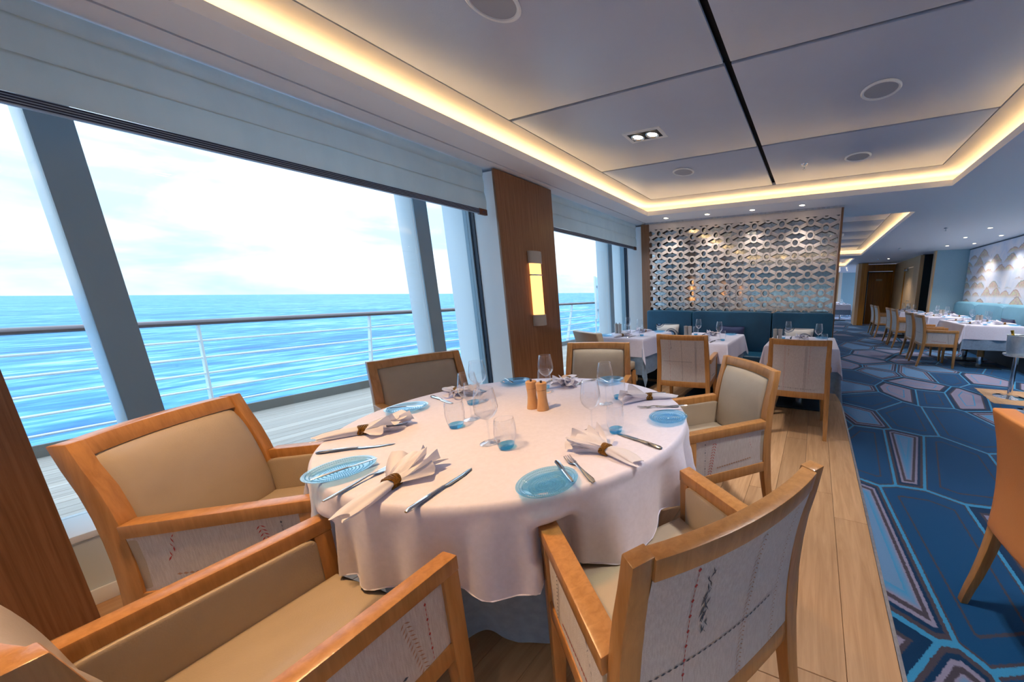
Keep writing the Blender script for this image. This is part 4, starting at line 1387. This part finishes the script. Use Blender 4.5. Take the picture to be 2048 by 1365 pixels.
def build_plate(beads=True):
    t = thing('glass_plate', 'plate', 'plate')
    MB().lathe([(0.0, 0.004), (0.055, 0.004), (0.066, 0.007), (0.078, 0.0145), (0.087, 0.018), (0.088, 0.020), (0.086, 0.0205), (0.076, 0.0175), (0.064, 0.0105), (0.054, 0.0075), (0.0, 0.0075)], 56).build('dish', 'plate_glass', t)
    if beads:
        b = MB()
        for (r, n) in ((0.010, 14), (0.018, 24), (0.026, 34), (0.035, 44), (0.044, 54), (0.053, 64), (0.070, 80), (0.078, 90)):
            z = 0.0078 if r < 0.06 else lerp(0.0125, 0.0185, (r - 0.066) / 0.012)
            for k in range(n):
                a = 2 * pi * k / n
                x, y = r * cos(a), r * sin(a); s = 0.0021
                b._add([(x - s, y, z), (x, y - s, z), (x + s, y, z), (x, y + s, z), (x, y, z + 0.0014)], [(0, 1, 4), (1, 2, 4), (2, 3, 4), (3, 0, 4)])
        b.build('bead_relief', 'plate_bead', t, smooth=0, props={'kind': 'stuff'})
    return t


def blade_loft(pts):
    """pts: (y, half width, z centre, half thickness, x offset)"""
    secs = []
    for (y, w, z, h, xo) in pts:
        secs.append([(xo - w, y, z), (xo - w * 0.5, y, z + h), (xo + w * 0.5, y, z + h), (xo + w, y, z), (xo + w * 0.5, y, z - h), (xo - w * 0.5, y, z - h)])
    return secs


def build_knife(ln=0.235):
    t = thing('table_knife', 'knife', 'cutlery')
    k = ln / 0.235
    MB().loft(blade_loft([(0, 0.005, 0.005, 0.003, 0), (0.01 * k, 0.0085, 0.006, 0.005, 0), (0.06 * k, 0.0075, 0.006, 0.005, 0), (0.11 * k, 0.0055, 0.006, 0.0038, 0), (0.122 * k, 0.0065, 0.006, 0.003, 0)])).build('handle', 'steel', t, smooth=50)
    MB().loft(blade_loft([(0.122 * k, 0.006, 0.006, 0.002, 0), (0.13 * k, 0.0095, 0.005, 0.0012, 0.002), (0.19 * k, 0.0095, 0.003, 0.0012, 0.002), (0.225 * k, 0.0065, 0.0025, 0.001, -0.001), (0.235 * k, 0.0015, 0.002, 0.0006, -0.004)])).build('blade', 'steel', t, smooth=50)
    return t


def build_butter_knife():
    t = thing('butter_knife', 'butter knife', 'cutlery')
    MB().loft(blade_loft([(0, 0.004, 0.003, 0.002, 0), (0.02, 0.006, 0.004, 0.003, 0), (0.085, 0.0042, 0.004, 0.0025, 0)])).build('handle', 'steel', t, smooth=50)
    MB().loft(blade_loft([(0.085, 0.0042, 0.004, 0.002, 0), (0.10, 0.008, 0.004, 0.001, 0.002), (0.145, 0.0085, 0.004, 0.001, 0.002), (0.158, 0.004, 0.004, 0.0007, 0.003)])).build('blade', 'steel', t, smooth=50)
    return t


def build_fork(ln=0.21):
    t = thing('fork', 'fork', 'cutlery')
    k = ln / 0.21
    MB().loft(blade_loft([(0, 0.005, 0.004, 0.002, 0), (0.02 * k, 0.0095, 0.004, 0.0025, 0), (0.08 * k, 0.0055, 0.007, 0.0022, 0), (0.125 * k, 0.0038, 0.011, 0.002, 0), (0.14 * k, 0.006, 0.009, 0.0016, 0)])).build('handle', 'steel', t, smooth=50)
    hd = MB().loft(blade_loft([(0.138 * k, 0.005, 0.0095, 0.0016, 0), (0.150 * k, 0.0115, 0.006, 0.0014, 0), (0.165 * k, 0.0125, 0.004, 0.0014, 0)]))
    for i in range(4):
        x = -0.0105 + 0.007 * i
        hd.loft([[(x - w, y, z - 0.001), (x + w, y, z - 0.001), (x + w, y, z + 0.001), (x - w, y, z + 0.001)] for (y, w, z) in ((0.163 * k, 0.002, 0.0042), (0.19 * k, 0.0017, 0.0045), (0.21 * k, 0.0008, 0.0085))])
    hd.build('tines', 'steel', t, smooth=50)
    return t


def build_napkin(seed):
    """rolled napkin through a woven ring: narrow tail toward -y, opened folds toward +y"""
    rnd = random.Random(seed)
    t = thing('napkin', 'napkin', 'napkin')
    mb = MB(); ph = [rnd.uniform(0, 6.28) for _ in range(6)]
    # gathered tail
    def tail(u, v):
        a = 2 * pi * u; y = lerp(-0.150, 0.012, v)
        wd = interp([(0, 0.020), (0.15, 0.026), (0.45, 0.027), (0.8, 0.019), (1, 0.016)], v)
        hh = interp([(0, 0.007), (0.2, 0.012), (0.5, 0.016), (0.8, 0.017), (1, 0.016)], v)
        pl = 1 + 0.16 * sin(5 * a + ph[0] + 2 * v) * (1 - 0.5 * v)
        y2 = y + 0.012 * sin(2 * a + ph[1]) * (1 - v) ** 2
        return Vector((wd * cos(a) * pl + 0.006 * sin(3 * v + ph[2]) * (1 - v), y2, hh * (1 + sin(a) * pl * 0.95)))
    mb.grid(tail, 30, 16, wrap=True)
    # crumpled body opening out beyond the ring
    def body(u, v):
        a = 2 * pi * u; y = lerp(0.0, 0.115, v)
        wd = interp([(0, 0.016), (0.25, 0.026), (0.6, 0.045), (1, 0.062)], v)
        hh = interp([(0, 0.016), (0.3, 0.020), (0.7, 0.024), (1, 0.024)], v)
        pl = 1 + (0.10 + 0.20 * v) * sin(4 * a + ph[3] + v) + 0.10 * v * sin(7 * a + ph[4])
        y2 = y + 0.030 * v * v * sin(3 * a + ph[5])
        return Vector((wd * cos(a) * pl, y2, hh * (1 + sin(a) * pl * 0.97) + 0.002))
    mb.grid(body, 40, 16, wrap=True)
    # folded leaves of cloth
    for (az, el, ln, w, tw) in ((0.50, 0.30, 0.150, 0.036, 0.5), (-0.42, 0.22, 0.165, 0.040, -0.4), (0.05, 0.50, 0.140, 0.034, 0.2), (-0.15, 0.12, 0.175, 0.034, 0.7), (0.85, 0.12, 0.125, 0.030, -0.6)):
        az += rnd.uniform(-0.12, 0.12); el += rnd.uniform(-0.06, 0.06)
        def leaf(u, v, az=az, el=el, ln=ln, w=w, tw=tw):
            s = v; a = 2 * u - 1
            ww = w * (0.28 + 1.5 * s - 0.62 * s * s)
            y = ln * s * (1 - 0.10 * abs(a) * s); x = a * ww
            z = 0.55 * ww * (a * a) * (1 - 0.3 * s) + 0.010 * sin(3.2 * s + 4 * a)
            x, z = x * cos(tw * s) - z * sin(tw * s), x * sin(tw * s) + z * cos(tw * s)
            zz = z + y * math.sin(el) * (1 - 0.45 * s); yy = y * cos(el)
            return Vector((x * cos(az) + yy * sin(az) * 0.8, yy * cos(az) - x * sin(az), max(0.0015, 0.016 + zz)))
        mb.grid(leaf, 10, 14)
    c = mb.build('cloth', 'napkin', t, smooth=75)
    rg = MB()
    for k in range(5):
        y = -0.012 + 0.006 * k
        rg.tube([(0.0215 * cos(2 * pi * i / 28), y + 0.003 * sin(2 * pi * i / 28 * 3 + k), 0.018 + 0.0175 * sin(2 * pi * i / 28)) for i in range(29)], 0.0035, 6)
    rg.build('napkin_ring', 'gold_ring', t, props={'label': 'woven gold napkin ring'})
    return t


def build_mill(label):
    t = thing('pepper_mill', label, 'mill')
    MB().lathe([(0.0, 0.0), (0.028, 0.0), (0.0285, 0.004), (0.0245, 0.03), (0.0215, 0.06), (0.0215, 0.085), (0.0235, 0.1045), (0.0, 0.1045)], 28).build('body', 'beech', t)
    MB().lathe([(0.0, 0.106), (0.0235, 0.106), (0.0245, 0.120), (0.0262, 0.138), (0.022, 0.142), (0.0, 0.139)], 28).build('head', 'beech', t)
    MB().lathe([(0.0, 0.139), (0.005, 0.139), (0.0055, 0.150), (0.0, 0.152)], 12).build('knob', 'dark_knob', t)
    return t


# ---- round table settings.  coordinates from where each piece touches the cloth
seat_names = {
    'A': 'the armchair with red stitched back',
    'B': 'the warmly lit tan seat',
    'C': 'the armchair by the window sill',
    'D': 'the armchair against the railing view',
    'E': 'the armchair before the lamp pilaster',
    'F': 'the armchair with shiny cream back'}
SET = {
    'A': dict(plate=(-.708, .701), bk=((-.632, .722), (-.775, .805)), fork=((-.590, .768), (-.800, .878)), knife=((-.490, 1.047), (-.705, 1.104)), nap=((-.663, .942), (-.864, .975)), wine=(-.835, 1.095), tum=(-.735, 1.120)),
    'B': dict(plate=(-1.386, .510), bk=((-1.375, .435), (-1.350, .590)), fork=((-1.235, .405), (-1.285, .600)), knife=((-.965, .461), (-1.017, .685)), nap=((-1.141, .523), (-1.215, .720)), wine=(-1.135, .850), tum=(-1.040, .845)),
    'C': dict(plate=(-1.850, .965), bk=((-1.915, .915), (-1.790, 1.000)), fork=((-1.790, .700), (-1.640, .850)), knife=((-1.645, .550), (-1.471, .706)), nap=((-1.705, .722), (-1.575, .900)), wine=(-1.435, 1.000), tum=(-1.410, .910)),
    'D': dict(plate=(-1.755, 1.545), bk=((-1.860, 1.555), (-1.740, 1.500)), fork=((-1.965, 1.370), (-1.765, 1.330)), knife=((-1.972, 1.156), (-1.741, 1.119)), nap=((-1.895, 1.255), (-1.690, 1.215)), wine=(-1.640, 1.205), tum=(-1.630, 1.155)),
    'E': dict(plate=(-1.205, 1.795), bk=((-1.290, 1.790), (-1.180, 1.730)), fork=((-1.325, 1.830), (-1.370, 1.640)), knife=((-1.600, 1.740), (-1.545, 1.510)), nap=((-1.455, 1.690), (-1.370, 1.535)), wine=(-1.425, 1.470), tum=(-1.490, 1.520)),
    'F': dict(plate=(-.585, 1.325), bk=((-.555, 1.490), (-.690, 1.405)), fork=((-.605, 1.505), (-.775, 1.425)), knife=((-.760, 1.690), (-.930, 1.600)), nap=((-.803, 1.562), (-.950, 1.450)), wine=(-.980, 1.415), tum=(-.965, 1.515)),
}
protos = dict(plate=build_plate(), bk=build_butter_knife(), fork=build_fork(), knife=build_knife(), wine=build_wine(), tum=build_tumbler())
naps = [build_napkin(11), build_napkin(23), build_napkin(37)]
used = set()


def inst(key, o):
    if key in used: return copy_tree(o)
    used.add(key); return o


def along(o, p0, p1, z, tilt=0.0):
    a = math.atan2(p1[1] - p0[1], p1[0] - p0[0])
    o.location = (p0[0], p0[1], z); o.rotation_euler = (tilt, 0, a - pi / 2)
    return o


ZT = TZ + 0.0005
for i, (k, d) in enumerate(SET.items()):
    nm = seat_names[k]
    o = inst('plate', protos['plate']); put(o, d['plate'][0], d['plate'][1], ZT, i, 'blue beaded glass plate set for ' + nm, 'plates on the round table')
    o = inst('bk', protos['bk']); along(o, *d['bk'], ZT + 0.019); tag(o, 'butter knife lying on the blue plate for ' + nm, None, 'butter knives on the round table')
    o = inst('fork', protos['fork']); along(o, *d['fork'], ZT); tag(o, 'steel fork on the white cloth before ' + nm, None, 'forks on the round table')
    o = inst('knife', protos['knife']); along(o, *d['knife'], ZT); tag(o, 'steel table knife on the white cloth before ' + nm, None, 'knives on the round table')
    o = inst('nap%d' % (i % 3), naps[i % 3]); along(o, *d['nap'], ZT); tag(o, 'white napkin in a woven gold ring before ' + nm, None, 'napkins on the round table')
    o = inst('wine', protos['wine']); put(o, *d['wine'], ZT, 0, 'clear wine glass set for ' + nm, 'wine glasses on the round table')
    o = inst('tum', protos['tum']); put(o, *d['tum'], ZT, 0, 'blue based water tumbler set for ' + nm, 'tumblers on the round table')
mill = build_mill('beech mill on the round table, standing on the window side of its twin')
put(mill, -1.290, 1.225, ZT, 0, None, 'mills on the round table')
m2 = copy_tree(mill); put(m2, -1.222, 1.222, ZT, 0, 'beech mill on the round table, standing on the carpet side of its twin', 'mills on the round table')

# ---- settings on the other tables
plate2 = build_plate(False)
steel_mill = thing('pepper_mill', 'mill', 'mill')
MB().lathe([(0.0, 0.0), (0.026, 0.0), (0.024, 0.05), (0.026, 0.10), (0.0, 0.10)], 20).build('body', 'cap_grey', steel_mill)
MB().lathe([(0.0, 0.101), (0.026, 0.101), (0.028, 0.135), (0.0, 0.14)], 20).build('head', 'cap_grey', steel_mill)
MB().lathe([(0.0, 0.139), (0.005, 0.139), (0.005, 0.152), (0.0, 0.153)], 10).build('knob', 'dark_knob', steel_mill)
P2 = dict(plate=plate2, mill=steel_mill)


def lay(cx, cy, seats, where, mill_at, pair=True):
    """seats: list of (dx, dy, facing deg of the diner)"""
    for q, (sx, sy, ang, who) in enumerate(seats):
        a = R(ang); f = Vector((cos(a), sin(a))); r = Vector((sin(a), -cos(a)))
        b0 = Vector((cx + sx, cy + sy))
        def P(fw, rt): v = b0 + f * fw + r * rt; return (v.x, v.y)
        o = inst('plate2', plate2); put(o, *P(0.06, -0.22), ZT, 0, 'blue glass plate %s, %s' % (where, who), 'plates on the square tables')
        o = copy_tree(naps[q % 3]); along(o, P(0.10, 0), P(0.25, 0.02), ZT); tag(o, 'white ringed napkin %s, %s' % (where, who), None, 'napkins on the square tables')
        o = copy_tree(protos['knife']); along(o, P(0.0, 0.14), P(0.2, 0.14), ZT); tag(o, 'steel knife %s, %s' % (where, who), None, 'knives on the square tables')
        o = copy_tree(protos['wine']); put(o, *P(0.29, 0.17), ZT, 0, 'wine glass %s, %s' % (where, who), 'wine glasses on the square tables')
        o = copy_tree(protos['tum']); put(o, *P(0.23, 0.23), ZT, 0, 'blue based tumbler %s, %s' % (where, who), 'tumblers on the square tables')
    if mill_at:
        for q in range(2 if pair else 1):
            o = inst('mill', steel_mill); put(o, cx + mill_at[0] + 0.056 * q, cy + mill_at[1], ZT, 0, 'pepper mill %s%s' % (where, ', its twin beside it' if q else ''), 'mills on the square tables')


lay(-2.34, 4.14, [(-0.02, -0.40, 90, 'at the beige side chair place'), (0.02, 0.38, -90, 'at the banquette place')], 'on the window end table', (-0.28, -0.02))
lay(-1.25, 4.12, [(0.02, -0.44, 90, 'at the armchair place'), (0.0, 0.42, -90, 'at the banquette place')], 'on the middle banquette table', (-0.31, 0.02))
lay(-0.11, 4.17, [(0.0, -0.40, 90, 'at the armchair place'), (0.0, 0.40, -90, 'at the banquette place')], 'on the carpet end table', (-0.31, 0.0))
for (cx, cy, hy, wh) in ((2.82, 7.83, 0.33, 'on the mural table by the wine cooler'), (2.82, 9.85, 0.33, 'on the middle mural table'), (2.56, 11.8, 0.3, 'on the last mural table')):
    e_ = 0.34 if cx > 2.7 else 0.25
    lay(cx, cy, [(-e_, -hy, 0, 'aisle side, cooler end'), (-e_, hy, 0, 'aisle side, door end'), (e_, -hy, 180, 'bench side, cooler end'), (e_, hy, 180, 'bench side, door end')], wh, (-0.03, 0.0))
lay(1.12, 17.6, [(-0.3, -0.3, 0, 'aisle corner'), (0.3, -0.3, 180, 'wall corner')], 'on the far room table', None)
lay(0.75, 20.6, [(-0.35, -0.3, 0, 'window side'), (0.35, -0.3, 180, 'wall side')], 'on the deepest far room table', None)

# ---- wine cooler stands on the oak inset
def wine_cooler(x, y, label, bottle):
    t = thing('wine_cooler_stand', label, 'stand', (x, y, 0.003), 0, 'wine cooler stands')
    MB().lathe([(0.0, 0.0), (0.155, 0.0), (0.155, 0.006), (0.05, 0.016), (0.025, 0.03), (0.0, 0.03)], 40).build('foot_disc', 'chrome', t)
    MB().lathe([(0.025, 0.02), (0.025, 0.53)], 24).build('pole', 'chrome', t)
    MB().lathe([(0.0, 0.525), (0.11, 0.53), (0.132, 0.545), (0.132, 0.56), (0.0, 0.56)], 36).build('tray', 'bucket_frost', t)
    MB().lathe([(0.0, 0.561), (0.100, 0.561), (0.108, 0.60), (0.119, 0.785), (0.125, 0.788), (0.121, 0.793), (0.114, 0.785), (0.103, 0.60), (0.0, 0.57)], 40).build('bucket', 'bucket_frost', t)
    if bottle:
        b = thing('wine_bottle', 'bottle with gold foil neck leaning in the wine cooler', 'bottle', (x - 0.01, y, 0.578))
        b.rotation_euler = (0.0, -0.28, 0)
        MB().lathe([(0.0, 0.0), (0.036, 0.0), (0.037, 0.15), (0.03, 0.185), (0.015, 0.205)], 24).build('body', 'bottle_dark', b)
        MB().lathe([(0.015, 0.203), (0.014, 0.268), (0.016, 0.27), (0.016, 0.285), (0.0, 0.287)], 20).build('neck_foil', 'bottle_gold', b)


wine_cooler(2.36, 5.36, 'chrome wine cooler bucket on a slim stand holding a gold necked bottle', True)
wine_cooler(2.30, 4.72, 'chrome wine cooler stand with only the edge of its foot disc in view', False)
